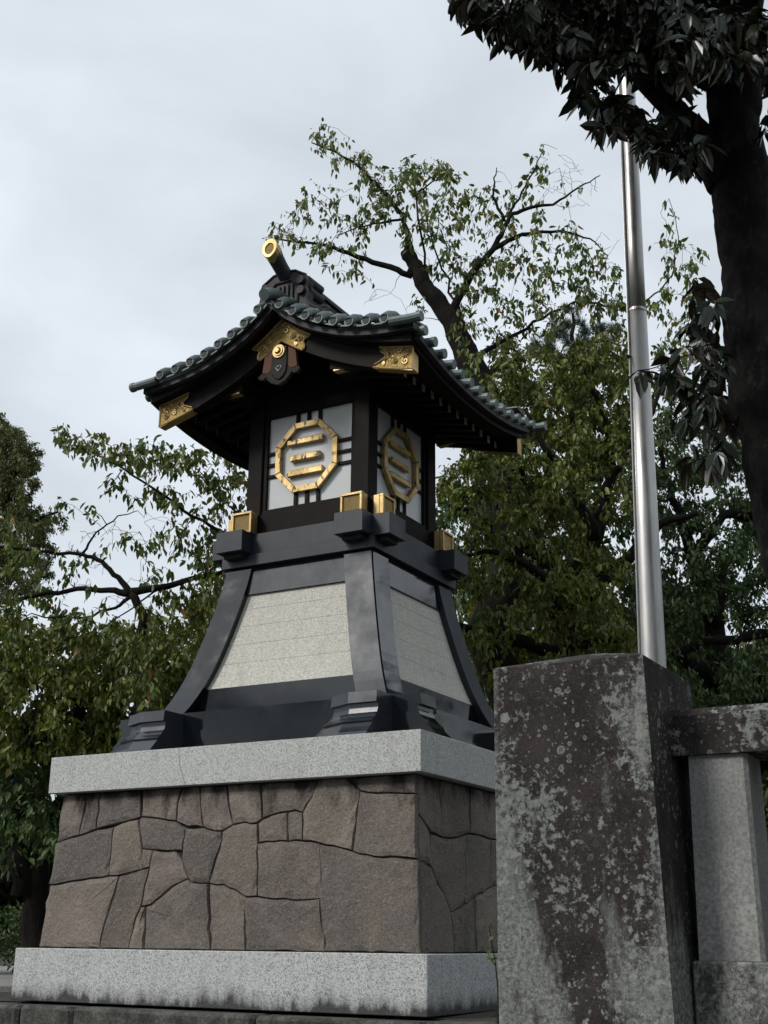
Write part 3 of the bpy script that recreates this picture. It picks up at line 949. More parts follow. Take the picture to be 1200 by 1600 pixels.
# deck
def deck(dz0, dz1, ex, ey, mat, name):
    n, mm = 34, 24
    up = []; lo = []
    for i in range(n + 1):
        x = -ex + 2 * ex * i / n
        for j in range(mm + 1):
            y = -ey + 2 * ey * j / mm
            z = zr(x, y)
            up.append((x, y, z + dz1)); lo.append((x, y, z + dz0))
    N = len(up); fs = []
    for i in range(n):
        for j in range(mm):
            a = i * (mm + 1) + j; b = a + mm + 1
            fs.append((a, b, b + 1, a + 1)); fs.append((N + a, N + a + 1, N + b + 1, N + b))
    for i in range(n):
        a = i * (mm + 1); b = a + mm + 1; fs.append((a, N + a, N + b, b)); a += mm; b += mm; fs.append((a, b, N + b, N + a))
    for j in range(mm):
        a = j; fs.append((a, a + 1, N + a + 1, N + a)); a = n * (mm + 1) + j; fs.append((a, N + a, N + a + 1, a + 1))
    return MB().add(up + lo, fs).build(name, mat, RF)
deck(-.085, -.015, 1.60, 1.36, 'wood', 'roof_deck')
deck(-.012, .010, 1.67, 1.22, 'tile', 'tile_bed')
def strip(xs, y0, y1, top, bot, name, mat, parent=RF):
    rings = [[(x, y0, bot(x)), (x, y0, top(x)), (x, y1, top(x)), (x, y1, bot(x))] for x in xs]
    return MB().loft(rings).build(name, mat, parent)
def lin(a, b, n): return [a + (b - a) * i / n for i in range(n + 1)]
for s_ in (-1, 1):
    ys = lambda a, b: (a, b) if s_ < 0 else (-b, -a)
    strip(lin(-1.665, 1.665, 44), *ys(-1.50, -1.37), lambda x: prof(x) - .014, lambda x: prof(x) - .080, 'verge_board', 'lead')
    strip(lin(-1.60, 1.60, 44), *ys(-1.43, -1.305), lambda x: prof(x) - .083, lambda x: HT(x) + .004, 'verge_board', 'wood')
    strip(lin(-1.56, 1.56, 44), *ys(-1.30, -1.22), lambda x: HT(x) + .05, lambda x: HB(x), 'barge_board', 'wood')
    # eaves along the sides
    for (a, b, t0, t1, ey, mt) in ((1.50, 1.668, -.014, -.078, 1.365, 'lead'), (1.44, 1.60, -.088, -.140, 1.30, 'wood')):
        rings = []
        for y in lin(-ey, ey, 30):
            z = zr(1.65, y); x0_, x1_ = (a, b) if s_ > 0 else (-b, -a)
            rings.append([(x0_, y, z + t1), (x0_, y, z + t0), (x1_, y, z + t0), (x1_, y, z + t1)])
        MB().loft(rings).build('eave_board', mt, RF)
    # gable wall infill
    poly = [(x, prof(x) - .10 - .235 * .5 * (abs(x) / 1.7) ** 1.4) for x in lin(-.70, .70, 12)]
    m = MB().prism(poly + [(.70, 6.06), (-.70, 6.06)], *ys(-.74, -.66)); m.build('gable_wall', 'wood', RF)
# purlins with gilt ends
for s_ in (-1, 1):
    MB().box(s_ * .70 - .105, s_ * .70 + .105, -1.19, 1.19, 6.06, 6.24, .004).build('purlin', 'wood', RF)
    for t_ in (-1, 1):
        y0, y1 = (-1.218, -1.13) if t_ < 0 else (1.13, 1.218)
        o = MB()
        xa, xb = s_ * .70 - .113, s_ * .70 + .113
        o.box(xa, xb, y0, y1, 6.052, 6.075, .003).box(xa, xa + .022, y0, y1, 6.075, 6.245).box(xb - .022, xb, y0, y1, 6.075, 6.245).box(xa + .022, xb - .022, y0, y1, 6.225, 6.245)
        o = o.build('gilt_purlin_cap', 'gold', RF)
        MB().box(xa + .022, xb - .022, -1.212 if t_ < 0 else 1.19, -1.19 if t_ < 0 else 1.212, 6.075, 6.225).build('chased_plate', 'gold_ground', RF)
    MB().box(s_ * .70 - .10, s_ * .70 + .10, -.6, .6, 6.057, 6.059).build('packing', 'wood', RF)
# rafters down to the eaves, painted ends
for s_ in (-1, 1):
    for k in range(13):
        y = -1.19 + .2 * k
        if abs(y) > 1.22: continue
        pts = []
        for x in (.55, .9, 1.3):
            pts.append((x, 5.965 + (1.3 - x) * .22))
        ring = lambda x, z: [(s_ * x, y - .032, z - .045), (s_ * x, y - .032, z + .045), (s_ * x, y + .032, z + .045), (s_ * x, y + .032, z - .045)]
        MB().loft([ring(*p) for p in pts]).build('rafter', 'wood', RF)
        MB().box(*sorted((s_ * 1.3005, s_ * 1.306)), y - .029, y + .029, 5.925, 6.006).build('rafter_end', 'paint', RF)
# soffit boards above the rafters
for s_ in (-1, 1):
    rings = []
    for y in lin(-1.215, 1.215, 20):
        zz = zr(1.5, y)
        r_ = [(s_ * .5, y, 6.19), (s_ * 1.32, y, 6.016), (s_ * 1.46, y, 5.99), (s_ * 1.46, y, 6.0), (s_ * 1.32, y, 6.04), (s_ * .5, y, 6.21)]
        rings.append(r_)
    MB().loft(rings).build('soffit', 'wood', RF)

# round tiles
def cyl_tile(path, r, seg=12):
    m = MB(); m.tube(path, r, seg)
    return m
tp = [(0, -.0, 0), (0, .03, .030), (0, .09, .075), (0, .18, .112), (0, .27, .124), (0, .40, .118)]
rt = cyl_tile(tp, [.049, .049, .049, .049, .048, .047])
# raised rim disc on the end
rt.loft([[(.052 * math.cos(a), -.012, .052 * math.sin(a)) for a in [2 * PI * k / 12 for k in range(12)]], [(.052 * math.cos(a), .022, .002 + .052 * math.sin(a)) for a in [2 * PI * k / 12 for k in range(12)]]])
for yy in (.19,):
    rt.loft([[(.052 * math.cos(a), yy - .008, .114 + .052 * math.sin(a)) for a in [2 * PI * k / 12 for k in range(12)]], [(.052 * math.cos(a), yy + .008, .117 + .052 * math.sin(a)) for a in [2 * PI * k / 12 for k in range(12)]]])
rt_me = rt.mesh('round_tile'); rt_me.materials.append(M['tile']); rt_me.polygons.foreach_set('use_smooth', [len(p.vertices) == 4 for p in rt_me.polygons])
disc = MB().loft([[(.036 * math.cos(a), -.017, .036 * math.sin(a)) for a in [2 * PI * k / 12 for k in range(12)]], [(.036 * math.cos(a), -.010, .036 * math.sin(a)) for a in [2 * PI * k / 12 for k in range(12)]]]).mesh('tile_end')
disc.materials.append(M['lead'])
pan = MB()
for a, b, za, zb in ((0, .17, .0, .062), (.16, .40, .072, .112)):
    pan.loft([[(-.092, a, za), (.092, a, za), (.092, a, za + .016), (-.092, a, za + .016)], [(-.092, b, zb), (.092, b, zb), (.092, b, zb + .016), (-.092, b, zb + .016)]])
pan_me = pan.mesh('flat_tile'); pan_me.materials.append(M['tile'])
TX = [.135, .30, .46, .625, .80, .985, 1.18, 1.385]
for fb in (-1, 1):
    for sd_ in (-1, 1):
        prev = 0.03
        for i, tx in enumerate(TX):
            x = sd_ * tx
            sl = (prof(tx + .03) - prof(tx - .03)) / .06
            o = bpy.data.objects.new('round_tile', rt_me); C.objects.link(o); o.parent = RF
            o.location = (x, fb * 1.575, prof(x) + .036); o.rotation_euler = (0, 0, 0 if fb < 0 else PI)
            d = bpy.data.objects.new('tile_end', disc); C.objects.link(d); d.parent = RF
            d.location = o.location; d.rotation_euler = o.rotation_euler
            nxt = (tx + (TX[i + 1] if i < 7 else 1.60)) / 2
        for i in range(9):
            a = ([.04] + TX + [1.60])[i]; b = ([.04] + TX + [1.60])[i + 1]
            xm = (a + b) / 2; sl = math.atan2(prof(b) - prof(a), b - a)
            o = bpy.data.objects.new('flat_tile', pan_me); C.objects.link(o); o.parent = RF
            o.location = (sd_ * xm, fb * 1.548, (prof(a) + prof(b)) / 2 - .006)
            o.rotation_euler = (0, (-sl if sd_ > 0 else sl), 0) if fb < 0 else (0, (sl if sd_ > 0 else -sl), PI)
            o.scale = ((b - a) / math.cos(sl) / .184 * 1.0, 1, 1)
# side tile rows running down to the eaves
for sd_ in (-1, 1):
    for k in range(16):
        y = -1.555 + 3.11 * k / 15
        short = abs(y) > 1.2
        x0 = 1.44 if abs(y) > 1.5 else (1.50 if short else .12)
        if abs(y) > 1.5: x1 = 1.775
        else: x1 = 1.715
        pts = [(sd_ * x, y, zr(x, y) + (.036 if not short else (.004 if abs(y) > 1.5 else .018))) for x in lin(x0, x1, 3 if short else 14)]
        m = MB().tube(pts, .047, 10)
        e = Vector(pts[-1]); e0 = Vector(pts[-2]); dd = (e - e0).normalized()
        m.tube([e - dd * .03, e + dd * .012], .052, 12)
        for q in range(3, 13, 3):
            if not short:
                p_ = Vector(pts[q]); m.tube([p_ - dd * .008, p_ + dd * .008], .051, 10)
        m.build('eave_tile' if short else 'tile_row', 'tile', RF)
# apex tile at the gable ends
for fb in (-1, 1):
    m = MB().tube([(0, fb * 1.64, 6.885), (0, fb * 1.58, 6.925), (0, fb * 1.46, 6.965), (0, fb * 1.28, 6.975)], [.058, .063, .070, .070], 14)
    m.tube([(0, fb * 1.665, 6.872), (0, fb * 1.635, 6.887)], .063, 14)
    m.build('ridge_end_tile', 'tile', RF, smooth=False)
# ridge
rg = MB().box(-.115, .115, -1.17, 1.17, 6.80, 7.06, .004).box(-.135, .135, -1.16, 1.16, 7.065, 7.10, .004).box(-.105, .105, -1.17, 1.17, 7.105, 7.24, .004).box(-.135, .135, -1.16, 1.16, 7.245, 7.28, .004)
rg.tube([(0, -1.16, 7.31), (0, 1.16, 7.31)], .082, 14)
rg.build('ridge', 'lead', RF)
for fb in (-1, 1):
    f_ = lambda a: fb * a
    half = [(0, 7.33), (.06, 7.328), (.09, 7.305), (.16, 7.295), (.24, 7.25), (.31, 7.215), (.345, 7.13), (.325, 7.07), (.345, 7.0), (.33, 6.92), (.38, 6.84), (.50, 6.775), (.62, 6.70), (.73, 6.61), (.70, 6.53), (.45, 6.60), (.2, 6.72), (0, 6.80)]
    half = [(x * .88, z) for x, z in half]
    poly = half + [(-x, z) for x, z in half[::-1][1:-1]]
    on_ = MB().prism(poly, *sorted((f_(1.30), f_(1.19)))).build('ridge_end_plate', 'lead', RF)
    # raised border, grille and bosses
    bd = MB()
    bd.tube([(x, f_(1.305), z) for x, z in half[1:14]], .012, 6); bd.tube([(-x, f_(1.305), z) for x, z in half[1:14]], .012, 6)
    fr = [(-.17, 6.88), (-.20, 7.10), (-.10, 7.19), (.10, 7.19), (.20, 7.10), (.17, 6.88)]
    bd.tube([(x, f_(1.31), z) for x, z in fr], .013, 6)
    bd.build('raised_border', 'lead', RF)
    for q in (-.11, -.055, 0, .055, .11):
        MB().box(q - .015, q + .015, *sorted((f_(1.325), f_(1.30))), 6.90, 7.14, .004).build('grille_bar', 'lead', RF)
    for s_ in (-1, 1):
        for (bx, bz) in ((.222, 7.15), (.230, 7.03)):
            MB().tube([(s_ * bx, f_(1.345), bz), (s_ * bx, f_(1.20), bz)], [.046, .048], 14).build('round_boss', 'lead', RF)
            MB().tube([(s_ * (bx + .03), f_(1.25), bz + .02), (s_ * (bx + .03), f_(.98), bz + .03)], [.056, .052], 12).build('roll_tile', 'lead', RF)
        # scroll on the fin
        sp = [(s_ * (.50 + (.09 - .012 * t) * math.cos(t)), f_(1.305), 6.72 + (.07 - .009 * t) * math.sin(t) - .02 * 0) for t in lin(0, 6.3, 18)]
        MB().tube(sp, .011, 6).build('scroll', 'lead', RF)
    # projecting horn with gilt heart-shaped end
    path = [(0, f_(1.20), 7.235), (0, f_(1.30), 7.285), (0, f_(1.39), 7.335), (0, f_(1.47), 7.385), (0, f_(1.525), 7.425)]
    MB().tube(path, [.085, .082, .082, .086, .094], 16).build('ridge_horn', 'lead', RF, smooth=True)
    d = Vector((0, f_(.80), .60)).normalized(); d = Vector((0, f_(1.0), .04)).normalized()
    a_ = Vector((1, 0, 0)); b_ = Vector((0, -.04 * fb, 1.0))
    hp = []
    for q in range(20):
        t = 2 * PI * q / 20
        r = .112 * (1 + .22 * math.sin(t)) if True else .1
        hp.append((r * .86 * math.cos(t) * (1 - .22 * (math.sin(t) < 0) * -math.sin(t)), r * 1.06 * math.sin(t)))
    cc = Vector((0, f_(1.50), 7.395)); ce = Vector((0, f_(1.60), 7.425))
    def ring(c_0, k): return [tuple(c_0 + a_ * (x * k) + b_ * (z * k)) for x, z in hp]
    g_ = MB().loft([ring(cc, .92), ring(ce, 1.0), ring(ce + d * .006, .93), ring(ce + d * .006, .60), ring(ce - d * .012, .57)])
    ge = g_.build('gilt_horn_end', 'gold', RF)
    MB().loft([ring(ce - d * .010, .56), ring(ce - d * .004, .55)]).build('chased_plate', 'gold_mesh', RF)

# ---- gilt fittings on the barge boards
def spiral(cx, cz, r, turns, y, sgn=1, ph=0, rr=.0065):
    return [(cx + sgn * r * (1 - t / (turns * 2 * PI) * .85) * math.cos(t + ph), y, cz + r * (1 - t / (turns * 2 * PI) * .85) * math.sin(t + ph)) for t in lin(0, turns * 2 * PI, 20)]
def heart(cx, cz, s, y, ang=0):
    P = []
    for t in lin(0, 2 * PI, 18)[:-1]:
        x = .8 * math.sin(t) ** 3; z = (13 * math.cos(t) - 5 * math.cos(2 * t) - 2 * math.cos(3 * t) - math.cos(4 * t)) / 16 * .9
        P.append((cx + s * (x * math.cos(ang) - z * math.sin(ang)), cz + s * (x * math.sin(ang) + z * math.cos(ang))))
    return P
def fitting(poly, yf, hearts, scrolls, name):
    m = MB().prism(poly, *sorted((yf, yf * .9915)))
    o = m.build(name, 'gold_ground', RF)
    sg = -1 if yf < 0 else 1
    b = MB()
    b.tube([(x, yf + sg * .003, z) for x, z in poly + poly[:2]], .011, 6)
    for hx, hz, hs, an in hearts:
        hp_ = heart(hx, hz, hs, yf, an)
        b.tube([(x, yf + sg * .004, z) for x, z in hp_ + hp_[:2]], .007, 6)
        h2 = heart(hx, hz, hs * .80, yf, an)
        MB().prism(h2, *sorted((yf + sg * .0045, yf + sg * .001))).build('heart_opening', 'dark', RF)
    for s_ in scrolls:
        b.tube([(x, yf + sg * .004, z) for x, _, z in spiral(s_[0], s_[1], s_[2], 1.35, 0, s_[3], s_[4])], .0085, 5)
        q0 = s_[4] + .6
        b.tube([(s_[0] + s_[3] * s_[2] * 1.0 * math.cos(q0) + s_[3] * t * .05, yf + sg * .004, s_[1] + s_[2] * math.sin(q0) + .03 * math.sin(t * 3)) for t in lin(0, 1, 6)], [.004, .010, .014, .012, .008, .004], 5)
    b.build('gilt_relief', 'gold', RF)
for fb in (-1, 1):
    yf = fb * 1.312
    half = [(0, 6.742), (.10, 6.662), (.20, 6.585), (.30, 6.520), (.375, 6.478), (.345, 6.462), (.300, 6.452), (.275, 6.420), (.292, 6.375), (.290, 6.340), (.262, 6.325), (.14, 6.400), (0, 6.492)]
    poly = half + [(-x, z) for x, z in half[::-1][1:-1]]
    fitting(poly, yf, [(.235, 6.465, .032, -.5), (-.235, 6.465, .032, .5)], [(.065, 6.60, .042, 1, .5), (-.065, 6.60, .042, -1, .5), (.15, 6.52, .035, 1, 3.4), (-.15, 6.52, .035, -1, 3.4), (.03, 6.665, .018, 1, 0), (.19, 6.42, .022, 1, 2), (-.19, 6.42, .022, -1, 2)], 'gilt_apex_fitting')
    for s_ in (-1, 1):
        poly = [(1.185, HT(1.185) - .004), (1.30, HT(1.30) - .002), (1.42, HT(1.42) - .002), (1.566, HT(1.566)), (1.566, HB(1.54) - .008), (1.40, HB(1.40) - .006), (1.25, HB(1.25) - .006), (1.115, HB(1.115) - .004), (1.135, 5.965), (1.19, 5.985), (1.245, 6.01), (1.262, 6.045), (1.235, 6.07), (1.205, 6.09)]
        poly = [(s_ * x, z) for x, z in poly]
        fitting(poly, yf, [(s_ * 1.305, 6.04, .036, s_ * 1.5)], [(s_ * 1.42, 6.055, .035, s_, 0), (s_ * 1.48, 5.93, .04, s_, 2), (s_ * 1.36, 5.95, .030, -s_, 1), (s_ * 1.50, 6.01, .022, s_, 4), (s_ * 1.24, 5.955, .018, s_, 1)], 'gilt_end_fitting')
        # return round the end and under the board
        x0_, x1_ = sorted((s_ * 1.5605, s_ * 1.572))
        y0, y1 = sorted((fb * 1.318, fb * 1.215))
        MB().box(x0_, x1_, y0, y1, HB(1.54) - .014, HT(1.566) + .002, .002).build('gilt_return', 'gold', RF)
        xa, xb = sorted((s_ * 1.13, s_ * 1.56))
        rings = [[(s_ * x, y0, HB(x) - .016), (s_ * x, y1, HB(x) - .016), (s_ * x, y1, HB(x) - .004), (s_ * x, y0, HB(x) - .004)] for x in lin(1.13, 1.56, 5)]
        MB().loft(rings).build('gilt_return', 'gold', RF)
    # carved pendant
    yp0, yp1 = sorted((fb * 1.330, fb * 1.285))
    ctr = [(-.085, 6.41), (.085, 6.41), (.095, 6.20), (.085, 6.12), (.05, 6.07), (0, 6.04), (-.05, 6.07), (-.085, 6.12), (-.095, 6.20)]
    MB().prism(ctr, *sorted((fb * 1.345, fb * 1.29))).build('pendant_board', 'wood_grey', RF)
    for s_ in (-1, 1):
        sd2 = [(.10, 6.40), (.19, 6.34), (.215, 6.16), (.17, 6.145), (.13, 6.155), (.10, 6.19)]
        MB().prism([(s_ * x, z) for x, z in sd2], yp0, yp1).build('pendant_wing', 'wood_red', RF)
        lo = [(.10, 6.185), (.14, 6.148), (.18, 6.138), (.225, 6.155), (.255, 6.12), (.235, 6.085), (.19, 6.08), (.155, 6.10), (.13, 6.06), (.08, 6.015), (0, 5.985), (0, 6.035), (.05, 6.06), (.09, 6.11)]
        MB().prism([(s_ * x, z) for x, z in lo], yp0, yp1).build('pendant_lobe', 'wood_grey', RF)
        MB().tube([(s_ * x, fb * 1.335, z) for x, z in lo[4:11]], .010, 6).build('pendant_rim', 'wood_grey', RF)
    m = MB()
    for r0, r1, ya, yb in ((.078, .074, 1.345, 1.362), (.058, .054, 1.362, 1.372), (.040, .022, 1.372, 1.392)):
        m.tube([(0, fb * ya, 6.355), (0, fb * yb, 6.355)], [r0, r1], 18)
    m.build('gilt_boss', 'gold', RF)
    hp_ = heart(0, 6.165, .040, 0)
    MB().tube([(x, fb * 1.349, z) for x, z in hp_ + hp_[:2]], .006, 6).build('heart_outline', 'silver', RF)
    MB().prism(heart(0, 6.165, .033, 0), *sorted((fb * 1.3455, fb * 1.3475))).build('heart_opening', 'dark', RF)

# ================================================================== FENCE
PL = thing('stone_pillar', 'large square lichen-crusted stone pillar with plum-brown stains at the end of the fence', 'pillar', (5.2, -6.72, -1.0))
rings = []
for z, ins in ((-1.0, -.06), (.3, -.03), (1.47, -.002), (1.492, .004)):
    a0, a1 = 4.932 + ins * .15, 5.502 - ins * 1.0
    rings.append([(a0, -7.0 + ins * .3, z), (a1, -7.0 + ins * .3, z), (a1, -6.42 - ins * .3, z), (a0, -6.42 - ins * .3, z)])
rings = []
for t in lin(0, 1, 8):
    z = -1.0 + 2.50 * t; gq = (1 - t) * .075
    rings.append([(4.930 - gq * .05, -7.0 - gq * .1, z), (5.500 + gq, -7.0 - gq * .1, z), (5.500 + gq, -6.42 + gq * .2, z), (4.930 - gq * .05, -6.42 + gq * .2, z)])
rings.append([(4.937, -6.993, 1.506), (5.493, -6.993, 1.506), (5.493, -6.427, 1.506), (4.937, -6.427, 1.506)])
rings.append([(5.18, -6.74, 1.580), (5.25, -6.74, 1.580), (5.25, -6.67, 1.580), (5.18, -6.67, 1.580)])
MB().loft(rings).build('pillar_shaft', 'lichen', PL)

FN = thing('stone_fence', 'low stone balustrade with lichen-spotted rail running right from the pillar', 'fence', (6.5, -6.6, -1.0))
for a, b in ((5.475, 7.3), (7.304, 9.1), (9.104, 10.9)):
    rings = []
    for x in lin(a, b, 4):
        rings.append([(x, -6.76, 1.178), (x, -6.76, 1.318), (x, -6.735, 1.345), (x, -6.525, 1.345), (x, -6.50, 1.318), (x, -6.50, 1.178)])
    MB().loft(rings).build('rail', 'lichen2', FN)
for a, b in ((5.545, 7.0), (7.003, 8.8), (8.803, 10.9)):
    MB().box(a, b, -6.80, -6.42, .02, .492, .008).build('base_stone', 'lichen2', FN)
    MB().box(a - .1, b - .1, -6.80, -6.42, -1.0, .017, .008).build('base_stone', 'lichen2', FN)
for k in range(11):
    x = 5.56 + .455 * k
    rings = []
    for z, e in ((.493, .004), (1.177, -.004)):
        rings.append([(x - e, -6.745 - e, z), (x + .198 + e, -6.745 - e, z), (x + .212 + e, -6.73 - e, z), (x + .212 + e, -6.55, z), (x - e, -6.55, z)])
    MB().loft(rings).build('baluster', 'baluster', FN)

# ================================================================== FLAGPOLE
pd = 7.5
def pole_at(v): return at(1019 + (983 - 1019) * (1030 - v) / 830.0, v, pd)
pb = pole_at(1030); pt = pole_at(-250)
px, py = pb.x, pb.y
FP = thing('flagpole', 'tall brushed steel flagpole with a track up its side, rising behind the stone pillar', 'flagpole', (px, py, -.03))
def prad(v, wpx):
    p = pole_at(v); return wpx / 2 * (p - CAM).dot(FX) / FPX
zj = pole_at(486).z
top = pt
rad0 = prad(1030, 42.5); rad1 = prad(500, 29.5)
rad2 = prad(470, 27.5); rad3 = prad(200, 24.5)
lean = Vector((pt.x - pb.x, pt.y - pb.y)) / (pt.z - pb.z)
def pc(z): return (px + lean.x * (z - pb.z), py + lean.y * (z - pb.z), z)
def rz(z, za, ra, zb, rb): return ra + (rb - ra) * (z - za) / (zb - za)
zv = [-.03, 1.0, 2.0, 3.0, zj]
MB().tube([pc(z) for z in zv], [rz(z, pole_at(1030).z, rad0, pole_at(500).z, rad1) for z in zv], 28).build('pole_section', 'steel', FP, smooth=True)
zv = [zj - .1, zj + .5, zj + 1.5, zj + 4.5, 13.0]
MB().tube([pc(z) for z in zv], [max(.03, rz(z, pole_at(470).z, rad2, pole_at(200).z, rad3)) for z in zv], 28).build('pole_section', 'steel', FP, smooth=True)
MB().tube([pc(zj - .012), pc(zj + .008)], [rad1 * 1.02, rad1 * .96], 28).build('pole_ring', 'steel', FP)
zw = pole_at(1008).z
MB().tube([pc(zw - .4), pc(zw - .385)], [rz(zw, pole_at(1030).z, rad0, pole_at(500).z, rad1) * 1.02] * 2, 28).build('pole_ring', 'steel', FP)
side = -RX * .93 - FX * .35
tr = MB()
for z0_, z1_ in ((.0, zj), (zj, 12.5)):
    pass
a_ = [Vector(pc(z)) + Vector((side.x, side.y, 0)).normalized() * (rz(z, pole_at(1030).z, rad0, pole_at(500).z, rad1) * 1.04 if z < zj else max(.03, rz(z, pole_at(470).z, rad2, pole_at(200).z, rad3)) * 1.06) for z in (.0, 1, 2, 3, zj - .01, zj + .02, zj + 1.5, zj + 4, 12.5)]
tr.tube(a_, .009, 6)
tr.build('track', 'steel', FP)
q = pole_at(560); MB().tube([Vector(pc(q.z)) + Vector((side.x, side.y, 0)).normalized() * (rad1 * 1.0), Vector(pc(q.z)) + Vector((side.x, side.y, 0)).normalized() * (rad1 + .035)], .012, 8).build('halyard_cleat', 'lead', FP)
# halyard
a_ = [Vector(pc(z)) + Vector((side.x, side.y, 0)).normalized() * (rad1 + .022 - .002 * z) for z in (q.z, q.z + 1.5, q.z + 4, 12.3)]
MB().tube(a_, .0035, 5).build('halyard', 'silver', FP)

# ================================================================== TREES
def leaf_arrays(pos, d, nrm, L, W, kind):
    """numpy leaves: kind 2 = folded diamond (2 tris), 6 = long ellipse"""
    n = len(pos)
    d = d / (np.linalg.norm(d, axis=1, keepdims=True) + 1e-9)
    s = np.cross(d, nrm); s /= (np.linalg.norm(s, axis=1, keepdims=True) + 1e-9)
    u = np.cross(s, d)
    L = L[:, None]; W = W[:, None]
    if kind == 2:
        V = np.stack([pos, pos + d * L * .42 + s * W * .5 + u * W * .16, pos + d * L - u * L * .06, pos + d * L * .42 - s * W * .5 + u * W * .16], 1)
        tri = np.array([[0, 1, 2], [0, 2, 3]])
    elif kind == 4:
        V = np.stack([pos, pos + d * L * .30 + s * W * .5 + u * W * .14, pos + d * L * .66 + s * W * .40 + u * W * .12 - u * L * .03, pos + d * L - u * L * .10,
                      pos + d * L * .66 - s * W * .40 + u * W * .12 - u * L * .03, pos + d * L * .30 - s * W * .5 + u * W * .14], 1)
        tri = np.array([[0, 1, 2], [0, 2, 3], [0, 3, 4], [0, 4, 5]])
    k = V.shape[1]
    F_ = (tri[None] + (np.arange(n) * k)[:, None, None]).reshape(-1, 3)
    return V.reshape(-1, 3), F_, k

def leaf_object(name, parent, mat, pos, d, nrm, L, W, tint, kind=2, obj_kind='stuff'):
    V, F_, k = leaf_arrays(pos, d, nrm, L, W, kind)
    o0 = np.array(org(parent)) if parent else np.zeros(3)
    V = V - o0
    me = bpy.data.meshes.new(name)
    me.vertices.add(len(V)); me.vertices.foreach_set('co', V.ravel())
    me.loops.add(F_.size); me.loops.foreach_set('vertex_index', F_.ravel())
    me.polygons.add(len(F_))
    me.polygons.foreach_set('loop_start', np.arange(0, F_.size, 3)); me.polygons.foreach_set('loop_total', np.full(len(F_), 3))
    at_ = me.attributes.new('tint', 'FLOAT', 'POINT'); at_.data.foreach_set('value', np.repeat(tint, k).astype(np.float32))
    me.update(); me.validate()
    o = link(name, me, parent, mat)
    if obj_kind: o['kind'] = obj_kind
    return o

def single_leaves(parent, mat, pos, d, nrm, L, W, tint, kind, name='leaf'):
    """leaves as separate objects sharing a few meshes"""
    protos = []
    for q in range(8):
        V, F_, k = leaf_arrays(np.zeros((1, 3)), np.array([[1., 0, 0]]), np.array([[0, 0, 1.]]), np.ones(1), np.array([float(np.mean(W / L))]), kind)
        me = bpy.data.meshes.new(name); me.from_pydata(V.tolist(), [], F_.tolist())
        a = me.attributes.new('tint', 'FLOAT', 'POINT'); a.data.foreach_set('value', np.full(k, (q + .5) / 8 if q < 7 else .93, dtype=np.float32))
        me.materials.append(M[mat]); protos.append(me)
    o0 = org(parent)
    for i in range(len(pos)):
        dd = Vector(d[i]).normalized(); s = dd.cross(Vector(nrm[i])).normalized(); u = s.cross(dd)
        mt = Matrix(((dd.x, -s.x, u.x, 0), (dd.y, -s.y, u.y, 0), (dd.z, -s.z, u.z, 0), (0, 0, 0, 1)))
        o = bpy.data.objects.new(name, protos[min(7, int(tint[i] * 8))])
        C.objects.link(o); o.parent = parent
        o.matrix_local = Matrix.Translation(Vector(pos[i]) - o0) @ mt @ Matrix.Scale(float(L[i]), 4)

def unit(a): return a / (np.linalg.norm(a, axis=-1, keepdims=True) + 1e-9)

def blob_points(blobs, per, rng, depth=1.0, dist0=None):
    """attractor points inside blobs given as (u, v, radius_px, distance[, density])"""
    out = []
    for b in blobs:
        u, v, r, dist = b[:4]; dn = b[4] if len(b) > 4 else 1.0
        n = max(1, int(round((r / 10.0) ** 2 * per * dn)))
        for _ in range(n):
            a = rng.uniform(0, 2 * PI); q = r * math.sqrt(rng.uniform(0, 1))
            p = at(u + q * math.cos(a), v + q * math.sin(a) * .9, dist + rng.normal() * depth * .5)
            out.append(p)
    return np.array([tuple(p) for p in out])

from mathutils import noise as mnoise
def roughen(t, amp, sc):
    """knots and ridges on the trunk just built"""
    o = [c for c in t.o.children if c.name.startswith('trunk')][-1]
    me = o.data
    for v in me.vertices:
        q = v.co * sc
        n_ = mnoise.noise(q) + .5 * mnoise.noise(q * 2.7) + .35 * mnoise.noise(q * 6.1)
        v.co += v.normal * n_ * amp
    me.update()

